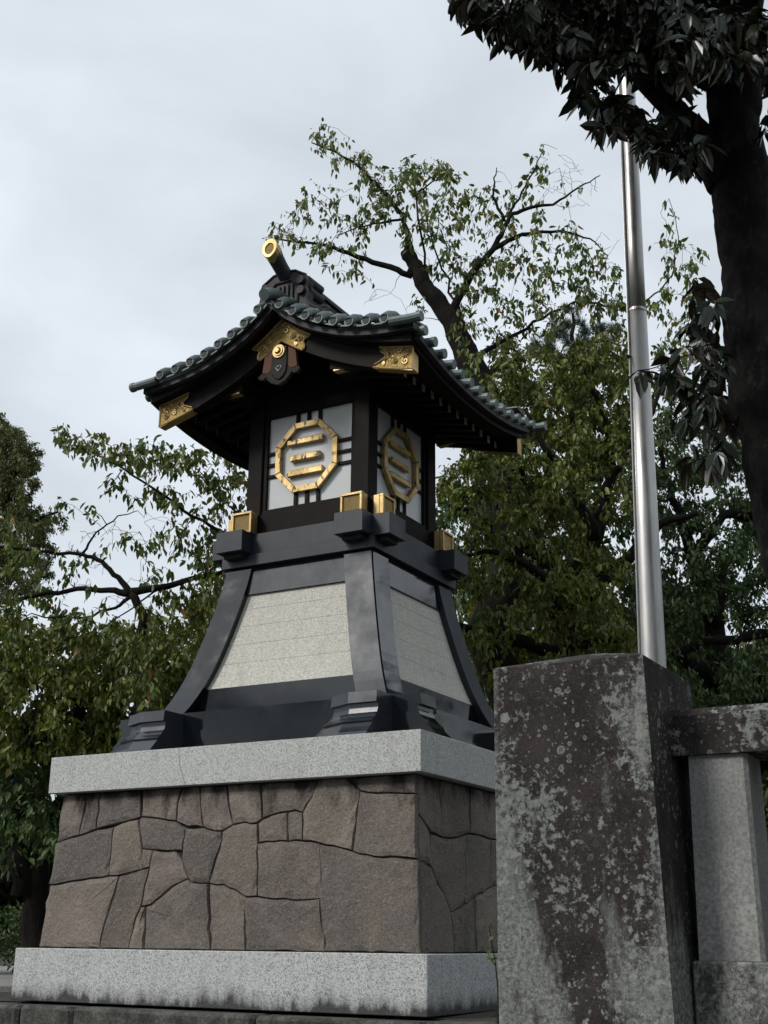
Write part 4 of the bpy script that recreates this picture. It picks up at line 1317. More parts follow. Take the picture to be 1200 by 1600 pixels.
class Tree:
    def __init__(s, name, label, cat, base, bark='bark', seed=0, group=None):
        s.o = thing(name, label, cat, base, group)
        s.bark = bark; s.rng = np.random.default_rng(seed)
        s.P = []; s.R = []; s.limbs = []; s.tw = []; s.tips = []
    def limb(s, pts, name='branch', wob=.0, sub=4, seg=8):
        """pts = [(Vector, radius)]"""
        P = []; R = []
        for i in range(len(pts) - 1):
            a, ra = Vector(pts[i][0]), pts[i][1]; b, rb = Vector(pts[i + 1][0]), pts[i + 1][1]
            L = (b - a).length
            for k in range(sub):
                t = k / sub
                j = Vector(s.rng.normal(size=3)) * (wob * L * (0 if k == 0 else 1))
                P.append(a.lerp(b, t) + j); R.append(ra + (rb - ra) * t)
        P.append(Vector(pts[-1][0])); R.append(pts[-1][1])
        MB().tube(P, R, seg).build(name, s.bark, s.o, smooth=True)
        s.P += [tuple(p) for p in P]; s.R += R
        s.limbs.append(name)
    def connect(s, pts, droop=.12, jit=.10, rmin=.0038, rk=.0055, seg=3, name='twigs'):
        P = np.array(s.P); R = np.array(s.R)
        cap_ = len(P) + len(pts) * 5 + 10
        buf = np.zeros((cap_, 3)); buf[:len(P)] = P; rb = np.zeros(cap_); rb[:len(R)] = R; n = len(P)
        d0 = np.array([np.min(np.linalg.norm(P - q, axis=1)) for q in pts])
        vs = []; fs = []; s.paths = []
        for i in np.argsort(d0):
            q = pts[i]
            dd = np.linalg.norm(buf[:n] - q, axis=1)
            j = int(np.argmin(dd + .03 * (rb[:n] < .003)))
            a = buf[j]; L = dd[j]
            if L < .02:
                s.paths.append(np.array([a, q])); continue
            k = 5
            t = np.linspace(0, 1, k)[:, None]
            off = s.rng.normal(size=3) * jit * L; off[2] += droop * L
            path = a * (1 - t) + q * t + off * (4 * t * (1 - t)) * .5
            path[1:-1] += s.rng.normal(size=(k - 2, 3)) * .03 * L
            r0 = min(rb[j] * .8, rmin + rk * L * 2.2); rr = np.linspace(r0, rmin, k)
            m = MB().tube([Vector(x) for x in path], list(rr), seg, cap=False)
            b = len(vs); vs += m.v; fs += [tuple(x + b for x in f) for f in m.f]
            buf[n:n + k - 1] = path[1:]; rb[n:n + k - 1] = rr[1:]; n += k - 1
            s.paths.append(path)
        o0 = org(s.o)
        me = bpy.data.meshes.new(name); me.from_pydata([(x - o0.x, y - o0.y, z - o0.z) for x, y, z in vs], [], fs)
        s.P += [tuple(x) for x in buf[len(s.P):n]]; s.R += list(rb[len(s.R):n])
        o = link(name, me, s.o, 'twig' if s.bark == 'bark' else s.bark); o['kind'] = 'stuff'
    def leaves(s, mat, per, L, W, spread, droop=1.0, kind=2, singles=0, tintmax=1.0, out=.6, along=.55, cluster=True):
        rng = s.rng
        pos = []; dr = []
        for path in s.paths:
            n = rng.poisson(per)
            if n == 0: continue
            t = 1 - rng.uniform(0, along, n)
            x = t * (len(path) - 1); i = np.minimum(x.astype(int), len(path) - 2); f = (x - i)[:, None]
            p = path[i] * (1 - f) + path[i + 1] * f + rng.normal(size=(n, 3)) * spread
            ax = unit((path[-1] - path[0])[None])[0]
            d = rng.normal(size=(n, 3)) * .55 + ax * out * .5 + np.array([0, 0, -droop])
            pos.append(p); dr.append(d)
        pos = np.concatenate(pos); dr = unit(np.concatenate(dr)); n = len(pos)
        nr = rng.normal(size=(n, 3)) * .55 + np.array([0, 0, .9]); 
        LL = L * rng.uniform(.45, 1.3, n); WW = LL * W * rng.uniform(.8, 1.15, n)
        tint = np.clip(rng.uniform(0, 1, n) * .9 + rng.normal(size=n) * .08, 0, .94)
        tint[rng.uniform(0, 1, n) < .022 * tintmax] = .98
        if singles:
            near = np.argsort(np.linalg.norm(pos - np.array(CAM), axis=1) - rng.uniform(0, 2.5, n))
            sel = near[:singles]; rest = near[singles:]
            single_leaves(s.o, mat, pos[sel], dr[sel], nr[sel], LL[sel], WW[sel], tint[sel], kind)
            pos, dr, nr, LL, WW, tint = [a[rest] for a in (pos, dr, nr, LL, WW, tint)]
        leaf_object('foliage', s.o, mat, pos, dr, nr, LL, WW, tint, kind)

# ---- cherry behind the lantern roof
D = 16.5
def A(u, v, d=D): return at(u, v, d)
def rp(px, d=D): return px / 2 * d / FPX * 1.03
b0 = A(800, 1250, D + .5)
T1 = Tree('cherry_tree', 'gnarled cherry tree rising behind the lantern roof with sparse drooping leaves against the sky', 'tree', (b0.x, b0.y, 0), seed=21)
T1.limb([(Vector((b0.x, b0.y, -.05)), .42), (A(795, 900), rp(58)), (A(778, 700), rp(50)), (A(762, 620), rp(46)), (A(728, 555), rp(42)), (A(706, 500), rp(36)), (A(668, 455), rp(29)), (A(652, 420), rp(25)), (A(636, 394), rp(23))], 'trunk', .03, 5, 14)
roughen(T1, .025, 3.0)
T1.limb([(A(645, 405), rp(18)), (A(642, 431), rp(11)), (A(598, 414), rp(10)), (A(545, 395), rp(8)), (A(497, 381), rp(5)), (A(429, 373), rp(2.5))], wob=.03)
T1.limb([(A(641, 400), rp(20)), (A(638, 372), rp(10)), (A(632, 340), rp(8)), (A(608, 306), rp(6.5)), (A(569, 267), rp(5)), (A(526, 238), rp(4)), (A(487, 223), rp(2))], wob=.03)
T1.limb([(A(632, 342), rp(5)), (A(593, 349), rp(4)), (A(560, 354), rp(2.5)), (A(525, 372), rp(1.5))], wob=.03)
T1.limb([(A(700, 500), rp(20)), (A(714, 470), rp(14)), (A(738, 426), rp(12)), (A(772, 388), rp(10)), (A(816, 366), rp(7)), (A(874, 361), rp(5)), (A(922, 373), rp(3)), (A(950, 400), rp(1.5))], wob=.02)
T1.limb([(A(770, 390), rp(10)), (A(786, 358), rp(9)), (A(800, 334), rp(7.5)), (A(830, 324), rp(6)), (A(864, 320), rp(4.5)), (A(907, 291), rp(3)), (A(938, 274), rp(1.5))], wob=.03)
T1.limb([(A(788, 345), rp(6)), (A(770, 308), rp(4.5)), (A(773, 285), rp(3)), (A(776, 262), rp(1.5))], wob=.03)
T1.limb([(A(795, 338), rp(5)), (A(815, 300), rp(3.5)), (A(838, 262), rp(2.5)), (A(850, 225), rp(1.2))], wob=.03)
T1.limb([(A(765, 612), rp(22)), (A(748, 555), rp(10)), (A(780, 535), rp(7)), (A(811, 520), rp(6)), (A(859, 489), rp(4.5)), (A(905, 470), rp(3))], wob=.02)
T1.limb([(A(775, 640), rp(16)), (A(748, 560), rp(8)), (A(722, 500), rp(5)), (A(690, 420), rp(3.5)), (A(668, 350), rp(2.5)), (A(660, 300), rp(1.5))], wob=.03)
T1.limb([(A(735, 560), rp(10)), (A(680, 480), rp(5)), (A(650, 300), rp(3.2)), (A(700, 275), rp(2))], wob=.04)
bl = [(515, 225, 36, D, .85), (490, 300, 24, D, .7), (560, 265, 40, D), (610, 285, 44, D, .9), (665, 275, 46, D, 1.0), (700, 285, 34, D), (640, 335, 52, D), (590, 340, 44, D, .8), (540, 335, 40, D, .7), (480, 350, 44, D, .7), (430, 368, 26, D, .8), (500, 395, 30, D, .7), (560, 400, 36, D, .5), (700, 345, 46, D),
      (755, 325, 40, D, .7), (820, 290, 32, D, .35), (850, 250, 30, D, .5), (880, 300, 26, D, .25), (830, 340, 34, D, .6), (870, 375, 40, D, .8), (905, 400, 34, D, .9), (770, 380, 44, D, .6), (745, 430, 44, D, 1.0), (700, 420, 36, D, .9), (820, 430, 50, D, .9), (880, 450, 46, D, .9), (940, 470, 40, D, .9),
      (760, 490, 44, D, .9), (830, 500, 48, D, 1.0), (540, 450, 18, D, .5), (505, 425, 16, D, .6), (660, 470, 20, D, .4), (960, 420, 22, D, .5), (1040, 340, 24, D, .5), (1045, 380, 30, D, .7), (1060, 430, 34, D, .7), (1080, 480, 34, D, .8), (1030, 470, 30, D, .8), (1060, 530, 40, D, 1), (960, 500, 40, D, 1), (920, 430, 36, D, .8), (1090, 400, 24, D, .5)]
bare = [(860, 270, 40, D, .5), (900, 290, 44, D, .6), (925, 300, 30, D, .5), (780, 290, 26, D, .4), (850, 235, 26, D, .4), (600, 480, 34, D, .6), (630, 500, 30, D, .5), (560, 310, 50, D, .2), (950, 380, 30, D, .4), (1060, 420, 50, D, .2)]
T1.limb([(A(905, 470), rp(4)), (A(960, 480), rp(4)), (A(1010, 470), rp(3)), (A(1050, 430), rp(2.4)), (A(1060, 370), rp(1.6)), (A(1045, 310), rp(1))], wob=.03)
T1.connect(blob_points(bare, 1.6, T1.rng, .6), rmin=.003, name='bare_twigs')
bl += [(735, 545, 24, D - .6, .9), (760, 590, 30, D - .6, 1.0), (700, 520, 16, D - .6, .7), (780, 640, 36, D - .6, 1.0), (672, 470, 12, D - .5, .6)]
T1.connect(blob_points(bl, 1.65, T1.rng, 1.1))
T1.leaves('leaf_cherry', 6.6, .112, .44, .035, 1.15, 4, singles=300)

# ---- cherry left of the lantern
D2 = 14.8
def B_(u, v, d=D2): return at(u, v, d)
b0 = B_(228, 1300, D2 + .2)
T3 = Tree('cherry_tree', 'spreading cherry tree left of the lantern with long bare grey boughs over dense foliage', 'tree', (b0.x, b0.y, 0), seed=33)
T3.limb([(Vector((b0.x, b0.y, -.05)), .22), (B_(226, 1150), rp(20.3, D2)), (B_(216, 1000), rp(15.6, D2)), (B_(226, 965), rp(14.0, D2)), (B_(206, 927), rp(14.0, D2))], 'trunk', .02, 4, 10)
T3.limb([(B_(204, 928), rp(12.5, D2)), (B_(170, 922), rp(9.4, D2)), (B_(120, 920), rp(7.8, D2)), (B_(60, 930), rp(7.0, D2)), (B_(-10, 945), rp(6.2, D2)), (B_(-90, 955), rp(3.1, D2))], wob=.02)
T3.limb([(B_(206, 928), rp(11.7, D2)), (B_(185, 902), rp(8.6, D2)), (B_(160, 878), rp(7.4, D2)), (B_(128, 866), rp(6.2, D2)), (B_(60, 862), rp(5.5, D2)), (B_(-10, 852), rp(3.9, D2)), (B_(-70, 840), rp(1.6, D2))], wob=.03)
T3.limb([(B_(128, 866), rp(4.7, D2)), (B_(150, 832), rp(3.1, D2)), (B_(184, 806), rp(2.3, D2)), (B_(215, 798), rp(1.2, D2))], wob=.03)
T3.limb([(B_(204, 925), rp(14.0, D2)), (B_(250, 918), rp(10.9, D2)), (B_(300, 904), rp(8.6, D2)), (B_(350, 893), rp(7.0, D2)), (B_(430, 880), rp(3.9, D2))], wob=.02)
T3.limb([(B_(430, 882), rp(7.8, D2)), (B_(390, 850), rp(7.0, D2)), (B_(345, 830), rp(5.9, D2)), (B_(285, 797), rp(5.1, D2)), (B_(232, 758), rp(3.9, D2)), (B_(182, 726), rp(3.1, D2)), (B_(140, 705), rp(2.0, D2)), (B_(100, 692), rp(1.2, D2))], wob=.02)
T3.limb([(B_(210, 930), rp(7.8, D2)), (B_(180, 950), rp(4.7, D2)), (B_(130, 965), rp(3.5, D2)), (B_(70, 965), rp(2.3, D2)), (B_(30, 958), rp(1.2, D2))], wob=.04)
T3.limb([(B_(300, 905), rp(4.7, D2)), (B_(240, 925), rp(3.1, D2)), (B_(200, 955), rp(2.3, D2)), (B_(150, 990), rp(1.6, D2)), (B_(100, 1000), rp(0.8, D2))], wob=.04)
T3.limb([(B_(395, 852), rp(4.7, D2)), (B_(370, 800), rp(3.1, D2)), (B_(340, 760), rp(2.3, D2)), (B_(300, 725), rp(1.6, D2))], wob=.04)
bl = [(110, 692, 26, D2, 1.5), (150, 705, 30, D2, 1.4), (195, 712, 32, D2, 1.3), (240, 715, 34, D2, 1.5), (290, 722, 34, D2, 1.2), (340, 728, 38, D2, 1.2), (370, 770, 34, D2, 1.1), (190, 762, 26, D2, .9), (250, 780, 30, D2, .6), (320, 790, 36, D2, .7), (130, 800, 20, D2, .35), (95, 785, 16, D2, .7), (20, 835, 24, D2, 1.0), (45, 870, 24, D2, .8), (110, 885, 24, D2, .9), (150, 862, 24, D2, .6), (220, 850, 32, D2, .7), (280, 850, 36, D2, .8), (325, 850, 36, D2, 1.0), (335, 885, 28, D2, 1.4), (240, 895, 26, D2, .5), (290, 930, 40, D2, 1.3), (10, 810, 30, D2, .6), (50, 930, 26, D2, .3), (330, 940, 30, D2, 1.2), (260, 960, 34, D2, 1.0)]
bl += [(220, 1010, 30, D2 - 1, 1.4), (215, 1060, 34, D2 - 1, 1.3), (230, 1110, 34, D2 - 1, 1.3), (180, 1020, 30, D2 - 1, 1.0)]
T3.connect(blob_points([(200, 880, 60, D2, .3), (150, 840, 50, D2, .4), (100, 900, 50, D2, .3), (230, 830, 60, D2, .3), (160, 930, 60, D2, .3)], 1.6, T3.rng, .6), rmin=.003, name='bare_twigs')
bl += [(60, 900, 40, D2, .25), (270, 750, 40, D2, .4), (20, 890, 30, D2, .5), (0, 970, 50, D2, .6), (120, 965, 50, D2, .6)]
T3.connect(blob_points(bl, 1.25, T3.rng, .8))
T3.leaves('leaf_cherry', 9.0, .112, .44, .045, 1.1, 4, singles=300)

# ---- foliage masses: each a tree with trunk, boughs, twigs and leaves
def mass_tree(name, label, base_uv, d, limbs, bl, per, lmat, leafn, L, W=.45, depth=1.6, seed=0, droop=.9, bark='bark', trunk_px=40, kind=2, along=.8, spread=.09, group=None, tintmax=1.0):
    along *= .8
    b = at(base_uv[0], 1437 + 45, d)
    t = Tree(name, label, 'tree', (b.x, b.y, 0), bark, seed, group)
    tp_ = at(base_uv[0], base_uv[1], d)
    t.limb([(Vector((b.x, b.y, -.05)), rp(trunk_px * 1.3, d)), (Vector((b.x, b.y, 0)).lerp(tp_, .5), rp(trunk_px, d)), (tp_, rp(trunk_px * .7, d))], 'trunk', .02, 4, 10)
    for lb in limbs:
        t.limb([(at(u, v, d + dz), rp(r, d)) for u, v, r, dz in lb], wob=.03)
    t.connect(blob_points(bl, per * 1.35, t.rng, depth))
    t.leaves(lmat, leafn * 1.7, L, W, spread * .6, droop, kind, along=along, tintmax=tintmax)
    return t

dR = 17.5
mass_tree('cherry_tree', 'broad dark cherry tree right of the roof, its leafy boughs crossing behind the flagpole', (880, 900), dR,
    [[(880, 960, 40, 0), (850, 870, 30, 0), (800, 820, 20, -.5), (740, 800, 12, -.8), (700, 790, 6, -1)],
     [(880, 940, 36, 0), (930, 840, 26, -.3), (960, 740, 16, -.6), (940, 640, 9, -.8), (900, 560, 5, -.8)],
     [(880, 960, 30, 0), (960, 890, 22, -.2), (1030, 820, 14, -.5), (1090, 800, 9, -.6)],
     [(860, 900, 20, 0), (820, 760, 12, .3), (800, 660, 8, .3), (790, 590, 4, .2)],
     [(930, 840, 20, -1.2), (900, 760, 13, -1.6), (850, 700, 9, -2), (820, 640, 5, -2)], [(960, 740, 12, -1.4), (1010, 660, 8, -1.6), (1040, 600, 5, -1.6)], [(880, 930, 18, -1.5), (820, 880, 12, -2), (770, 862, 8, -2.2), (720, 868, 4, -2.2)],
     [(870, 1020, 26, 0), (800, 1000, 18, -.8), (740, 985, 14, -1.2), (700, 975, 7, -1.4)],
     [(880, 1010, 20, 0), (930, 1000, 12, -.8), (990, 1000, 8, -1.2)]],
    [(800, 560, 46, dR), (850, 590, 56, dR), (900, 570, 50, dR), (950, 560, 46, dR), (960, 620, 50, dR), (880, 650, 60, dR), (820, 640, 50, dR), (760, 690, 60, dR, .8), (850, 720, 60, dR, .8), (930, 700, 60, dR), (730, 760, 50, dR, .8), (800, 780, 60, dR, .7), (890, 790, 60, dR, .6), (950, 780, 50, dR, .7), (760, 860, 44, dR, .35), (840, 870, 50, dR, .4), (930, 880, 60, dR, .7), (860, 930, 44, dR - .8, 1.1), (920, 950, 50, dR - .8, 1.1), (800, 940, 40, dR - .8, .8), (760, 1000, 40, dR - .8, 1), (740, 950, 30, dR, .8), (820, 1000, 50, dR, .8), (900, 1030, 50, dR, .7), (960, 1000, 40, dR, .8), (770, 1060, 40, dR, .8), (1010, 680, 40, dR, .8), (770, 730, 50, 15.8, .8), (790, 810, 50, 15.8, .8), (760, 890, 44, 15.8, .7), (700, 900, 30, 15.8, .6), (1030, 600, 36, dR, .7), (1050, 560, 26, dR, .6)],
    1.35, 'leaf_olive', 17, .105, seed=5, depth=2.4, kind=4, spread=.07)
mass_tree('broadleaf_tree', 'dark broadleaf tree low behind the stone rail and the magnolia trunk', (1120, 900), 19.0,
    [[(1120, 980, 30, 0), (1080, 860, 20, -.5), (1050, 780, 12, -.5), (1030, 700, 7, -.5)],
     [(1110, 1060, 26, 0), (1060, 1020, 17, -.8), (1020, 1010, 10, -1)],
     [(1260, 990, 20, -1), (1190, 990, 16, -1), (1120, 1000, 14, -1), (1050, 1020, 12, -1), (990, 1060, 8, -1)],
     [(1090, 860, 18, -1), (1130, 805, 14, -1), (1180, 808, 18, -1), (1240, 815, 20, -1)]],
    [(1050, 720, 60, 19), (1110, 700, 60, 19), (1170, 740, 60, 19), (1060, 820, 56, 19, .7), (1130, 830, 60, 19, .7), (1190, 860, 50, 19), (1060, 900, 56, 19), (1130, 920, 60, 19), (1190, 930, 44, 19, .8), (1060, 990, 50, 19), (1130, 1040, 50, 19, .8), (1180, 1060, 50, 19), (1000, 900, 40, 19), (1040, 1060, 50, 19), (1100, 1090, 50, 19), (1060, 640, 50, 19, .8), (1120, 620, 50, 19, .6), (1230, 800, 80, 19), (1240, 960, 80, 19, .6)],
    .95, 'leaf_dark', 16, .115, seed=6, depth=2.2, kind=2, spread=.09)
mass_tree('broadleaf_tree', 'big shadowy broadleaf tree filling the gap between the lantern and the stone pillar', (790, 1000), 21.0,
    [[(790, 1060, 36, 0), (760, 940, 26, -.5), (720, 860, 14, -1)], [(790, 1060, 30, 0), (860, 960, 20, 0), (900, 860, 12, 0)]],
    [(700, 800, 70, 21), (760, 820, 80, 21), (840, 820, 80, 21), (920, 840, 80, 21), (700, 920, 60, 21), (780, 930, 80, 21), (860, 960, 80, 21), (940, 960, 80, 21), (760, 1050, 90, 21), (860, 1080, 90, 21), (960, 1080, 90, 21), (1040, 960, 70, 21), (1120, 960, 80, 21), (980, 760, 80, 21), (1060, 760, 80, 21, .7), (880, 720, 80, 21, .7)],
    .55, 'leaf_dark', 17, .15, seed=7, depth=2.5, spread=.14)
# pine whose top shows above the cherry
PN = mass_tree('pine_tree', 'dark blue-green pine top showing above the leaves left of the flagpole', (905, 560), 22.0,
    [[(905, 640, 16, 0), (900, 560, 10, 0), (895, 490, 5, 0)], [(905, 580, 8, 0), (860, 545, 5, 0), (835, 540, 3, 0)], [(905, 560, 8, 0), (950, 520, 5, 0), (965, 505, 3, 0)]],
    [(890, 510, 34, 22, 1), (860, 545, 34, 22), (930, 530, 34, 22), (905, 580, 44, 22), (955, 520, 22, 22)],
    1.6, 'leaf_pine', 60, .13, .06, seed=8, depth=1.2, droop=-.4, spread=.03, along=.9, tintmax=0)
# left side
dL = 16.5
mass_tree('broadleaf_tree', 'full olive-green tree on the left with leaves massed under the bare boughs', (150, 1150), dL,
    [[(150, 1200, 34, 0), (120, 1100, 20, -.5), (60, 1040, 12, -.6), (10, 1020, 6, -.6)], [(150, 1180, 30, 0), (200, 1080, 20, 0), (260, 1020, 10, 0)], [(150, 1180, 26, 0), (60, 1150, 20, 0), (0, 1130, 12, 0)]],
    [(30, 970, 32, dL, .5), (100, 985, 36, dL, .6), (170, 995, 36, dL, .7), (240, 990, 40, dL), (20, 1010, 50, dL), (90, 1030, 56, dL), (160, 1040, 56, dL), (240, 1050, 56, dL), (300, 1000, 44, dL), (330, 960, 40, dL), (40, 1090, 60, dL), (120, 1100, 60, dL), (200, 1110, 60, dL), (270, 1080, 50, dL), (30, 1160, 50, dL, .8), (120, 1160, 50, dL, .9), (190, 1160, 46, dL, .9), (330, 1040, 40, dL), (240, 1140, 40, dL), (-50, 1060, 90, dL)],
    1.6, 'leaf_olive', 15, .105, seed=9, depth=1.8, kind=4, spread=.08)
mass_tree('broadleaf_tree', 'shadowed dark tree low on the left beside the rubble wall', (60, 1300), 18.0,
    [[(40, 1400, 44, 0), (35, 1300, 34, 0), (30, 1220, 22, 0)], [(60, 1330, 26, 0), (100, 1240, 16, 0), (150, 1180, 10, 0)], [(40, 1240, 18, 0), (0, 1150, 14, 0), (-40, 1130, 10, 0)]],
    [(20, 1180, 60, 18), (100, 1200, 60, 18), (180, 1170, 60, 18), (30, 1250, 50, 18), (90, 1260, 46, 18), (60, 1310, 40, 18, .8), (110, 1310, 40, 18), (0, 1320, 44, 18, .8), (260, 1150, 60, 18), (-60, 1220, 90, 18), (100, 1160, 60, 18), (330, 1120, 60, 18)],
    .9, 'leaf_dark', 15, .13, seed=10, depth=2.2, spread=.1)
mass_tree('evergreen_tree', 'tall feathery bronze-green tree at the left edge against the pale sky', (-40, 900), 24.0,
    [[(-40, 980, 30, 0), (-20, 860, 20, 0), (0, 760, 12, 0), (5, 690, 6, 0)], [(-20, 880, 14, 0), (40, 820, 8, 0), (90, 800, 4, 0)], [(-10, 780, 12, 0), (30, 730, 7, 0), (60, 710, 3, 0)]],
    [(0, 670, 26, 24), (10, 700, 38, 24), (45, 715, 26, 24), (20, 750, 46, 24), (-20, 720, 50, 24), (0, 800, 46, 24, .8), (50, 800, 30, 24, .7), (30, 840, 42, 24, .7), (85, 825, 20, 24, .5), (60, 855, 34, 24, .5), (-30, 860, 60, 24), (40, 900, 50, 24, .7)],
    2.4, 'leaf_fine', 46, .085, .40, seed=12, depth=1.4, spread=.07, along=.9, tintmax=0)

# ---- hedge and undergrowth
def shrub(name, label, cat, c, rx_, ry_, rz_, n, mat, L, seed, W=.5):
    rg_ = np.random.default_rng(seed)
    o = thing(name, label, cat, (c[0], c[1], 0))
    st = MB()
    for k in range(9):
        a = rg_.uniform(0, 2 * PI); r = rg_.uniform(.1, .8)
        st.tube([Vector((c[0] + .1 * math.cos(a) * rx_, c[1] + .1 * math.sin(a) * ry_, -.03)), Vector((c[0] + r * .6 * rx_ * math.cos(a), c[1] + r * .6 * ry_ * math.sin(a), c[2] + rz_ * .2)), Vector((c[0] + r * rx_ * math.cos(a), c[1] + r * ry_ * math.sin(a), c[2] + rz_ * .8 * rg_.uniform(.4, 1)))], [.014, .008, .003], 5)
    st.build('stems', 'twig', o)
    v = unit(rg_.normal(size=(n, 3))); r = rg_.uniform(.55, 1.0, n) ** .5
    lump = 1 + .13 * np.sin(v[:, 0] * 7 + 1) * np.cos(v[:, 1] * 6) + .1 * np.sin(v[:, 2] * 9 + v[:, 0] * 5)
    pos = np.array(c) + v * (r * lump)[:, None] * np.array([rx_, ry_, rz_])
    pos[:, 2] = np.maximum(pos[:, 2], .0)
    d = v * .7 + rg_.normal(size=(n, 3)) * .6 + np.array([0, 0, .1]); nr = v + rg_.normal(size=(n, 3)) * .5 + np.array([0, 0, .4])
    LL = L * rg_.uniform(.7, 1.2, n)
    leaf_object('foliage', o, mat, pos, d, nr, LL, LL * W, np.clip(rg_.uniform(0, .9, n), 0, .94), 2)
    return o
hc = at(20, 1425, 19.0)
for k, (dx, lab) in enumerate(((0, 'clipped dark hedge in shade left of the rubble wall, nearest the lantern'), (3.2, 'clipped dark hedge running off at the left edge behind the path'))):
    shrub('hedge', lab, 'hedge', (hc.x - dx + 1.2, hc.y - dx * .3 + .6, .52), 2.0, 1.0, .62, 9000, 'leaf_dark', .075, 40 + k)
c1 = at(742, 1560, 8.9)
shrub('shrub', 'dark low shrub in the gap between the lantern base and the stone pillar', 'shrub', (3.75, -3.15, .05), .50, .50, .26, 1800, 'leaf_dark', .07, 51)
# pale-leaved sprout beside the pillar
sp = thing('sprout', 'small bright green sprout growing beside the left edge of the stone pillar', 'plant', tuple(at(776, 1540, 6.4)))
b = sp.location.copy()
pts = [at(778, 1545, 6.4), at(774, 1505, 6.4), at(768, 1470, 6.4), at(764, 1448, 6.4)]
pts2 = [at(775, 1510, 6.4), at(768, 1500, 6.4), at(764, 1497, 6.4)]
MB().tube([Vector((b.x, b.y, -.05))] + pts, [.004, .004, .003, .003, .002], 5).tube(pts2, .002, 5).build('stem', 'twig', sp)
lp = []
rg_ = np.random.default_rng(4)
for (u, v) in ((764, 1449), (769, 1452), (766, 1459), (771, 1463), (763, 1493), (768, 1496), (773, 1492), (764, 1500), (771, 1502), (777, 1497)):
    p = at(u, v, 6.4 + rg_.uniform(-.02, .02)); lp.append(tuple(p))
lp = np.array(lp); n = len(lp)
single_leaves(sp, 'leaf_bright', lp, rg_.normal(size=(n, 3)) + np.array([0, 0, -.2]), np.tile(np.array([[.3, -.8, .5]]), (n, 1)) + rg_.normal(size=(n, 3)) * .2, np.full(n, .034), np.full(n, .018), rg_.uniform(0, 1, n), 4)

# hedge behind the fence and an unseen tree added at right, both blocking light
for k, (cx_, cy_, h_, lab) in enumerate(((6.6, -5.0, 1.25, 'dark evergreen hedge seen as black gaps behind the balusters of the stone fence'), (9.2, -4.6, 1.3, 'dark evergreen hedge continuing behind the fence to the right'))):
    shrub('hedge', lab, 'hedge', (cx_, cy_, .5), 1.5, .9, h_ * .62, 9000, 'leaf_dark', .09, 60 + k)
t = Tree('evergreen_tree', 'evergreen tree added out of view right of the lantern to block light from that side', 'tree', (9.0, 1.2, 0), 'bark', 71)
t.limb([(Vector((9.0, 1.2, -.05)), .22), (Vector((9.0, 1.2, 3.0)), .17), (Vector((8.9, 1.1, 6.0)), .08)], 'trunk', .02, 4, 10)
q_ = []
r7 = np.random.default_rng(8)
while len(q_) < 450:
    v_ = unit(r7.normal(size=(1, 3)))[0] * r7.uniform(.3, 1) ** .5
    p_ = Vector((8.8 + v_[0] * 3.6, .2 + v_[1] * 4.6, 4.2 + v_[2] * 3.9))
    dv_ = p_ - CAM
    if 600 + FPX * dv_.dot(RX) / dv_.dot(FX) < 1225: continue
    q_.append(tuple(p_))
t.connect(np.array(q_))
t.leaves('leaf_dark', 12, .13, .5, .12, .6)

# ---- far woodland all round
def woodland():
    rg_ = np.random.default_rng(77)
    n = 210000
    a = np.where(rg_.uniform(0, 1, n) < .62, math.radians(112) + np.radians(rg_.uniform(-42, 42, n)), rg_.uniform(0, 2 * PI, n))
    right = 1 / (1 + np.exp(-(math.radians(118) - a) / .05)) * (a > math.radians(40))
    R_ = 29 + 3.5 * np.sin(a * 3 + 1) + rg_.uniform(-1.8, 1.8, n)
    H = 6.6 + 4.6 * right + 4.0 * (a > PI) + .9 * np.sin(a * 7) + .7 * np.sin(a * 17 + 2) + .5 * np.sin(a * 41)
    z = H * (1 - rg_.uniform(0, 1, n) ** 1.7 * 1.0)
    z = np.where(rg_.uniform(0, 1, n) < .35, H * rg_.uniform(.0, 1.0, n), z)
    # lumpy crowns: pull leaves in along a wave so the wall has bays and hollows
    R_ += 1.2 * np.sin(a * 31 + z * 1.3) + .8 * np.sin(z * 2.1 + a * 12)
    pos = np.stack([R_ * np.cos(a), R_ * np.sin(a), z - .3], 1)
    d = rg_.normal(size=(n, 3)) + np.array([0, 0, -.4]); nr = rg_.normal(size=(n, 3)) + np.array([0, 0, .6])
    LL = rg_.uniform(.24, .46, n)
    o = leaf_object('woodland', None, 'leaf_far', pos, d, nr, LL, LL * .62, np.clip(rg_.uniform(0, 1, n), 0, 1), 2)
    o['label'] = 'dark mass of woodland closing off the background behind the lantern'
    o['category'] = 'woodland'
woodland()

# ---- magnolia in the foreground right
D4 = 6.3
def E_(u, v, d=D4): return at(u, v, d)
b0 = at(1320, 1480, D4 + .2)
T4 = Tree('magnolia_tree', 'big dark evergreen magnolia with thick trunk and long glossy leaves at the right edge', 'tree', (b0.x, b0.y, -.03), 'bark_mag', 44)
rm = lambda px: px / 2 * D4 / FPX * 1.08
T4.limb([(Vector((b0.x, b0.y, -.05)), rm(190)), (E_(1330, 1150), rm(160)), (E_(1288, 950), rm(136)), (E_(1253, 850), rm(120)), (E_(1222, 745), rm(108)), (E_(1193, 640), rm(100)), (E_(1178, 520), rm(95)), (E_(1168, 400), rm(92)), (E_(1158, 300), rm(94)), (E_(1146, 200), rm(92)), (E_(1150, 90), rm(84)), (E_(1160, -60), rm(76)), (E_(1150, -300), rm(50))], 'trunk', .0015, 12, 36)
roughen(T4, .026, 4.0)
T4.limb([(E_(1135, 285), rm(70)), (E_(1100, 225), rm(54)), (E_(1058, 175), rm(42)), (E_(1010, 130), rm(36)), (E_(960, 80), rm(30)), (E_(900, 30), rm(24)), (E_(840, -20), rm(16)), (E_(780, -50), rm(8))], wob=.015, seg=10)
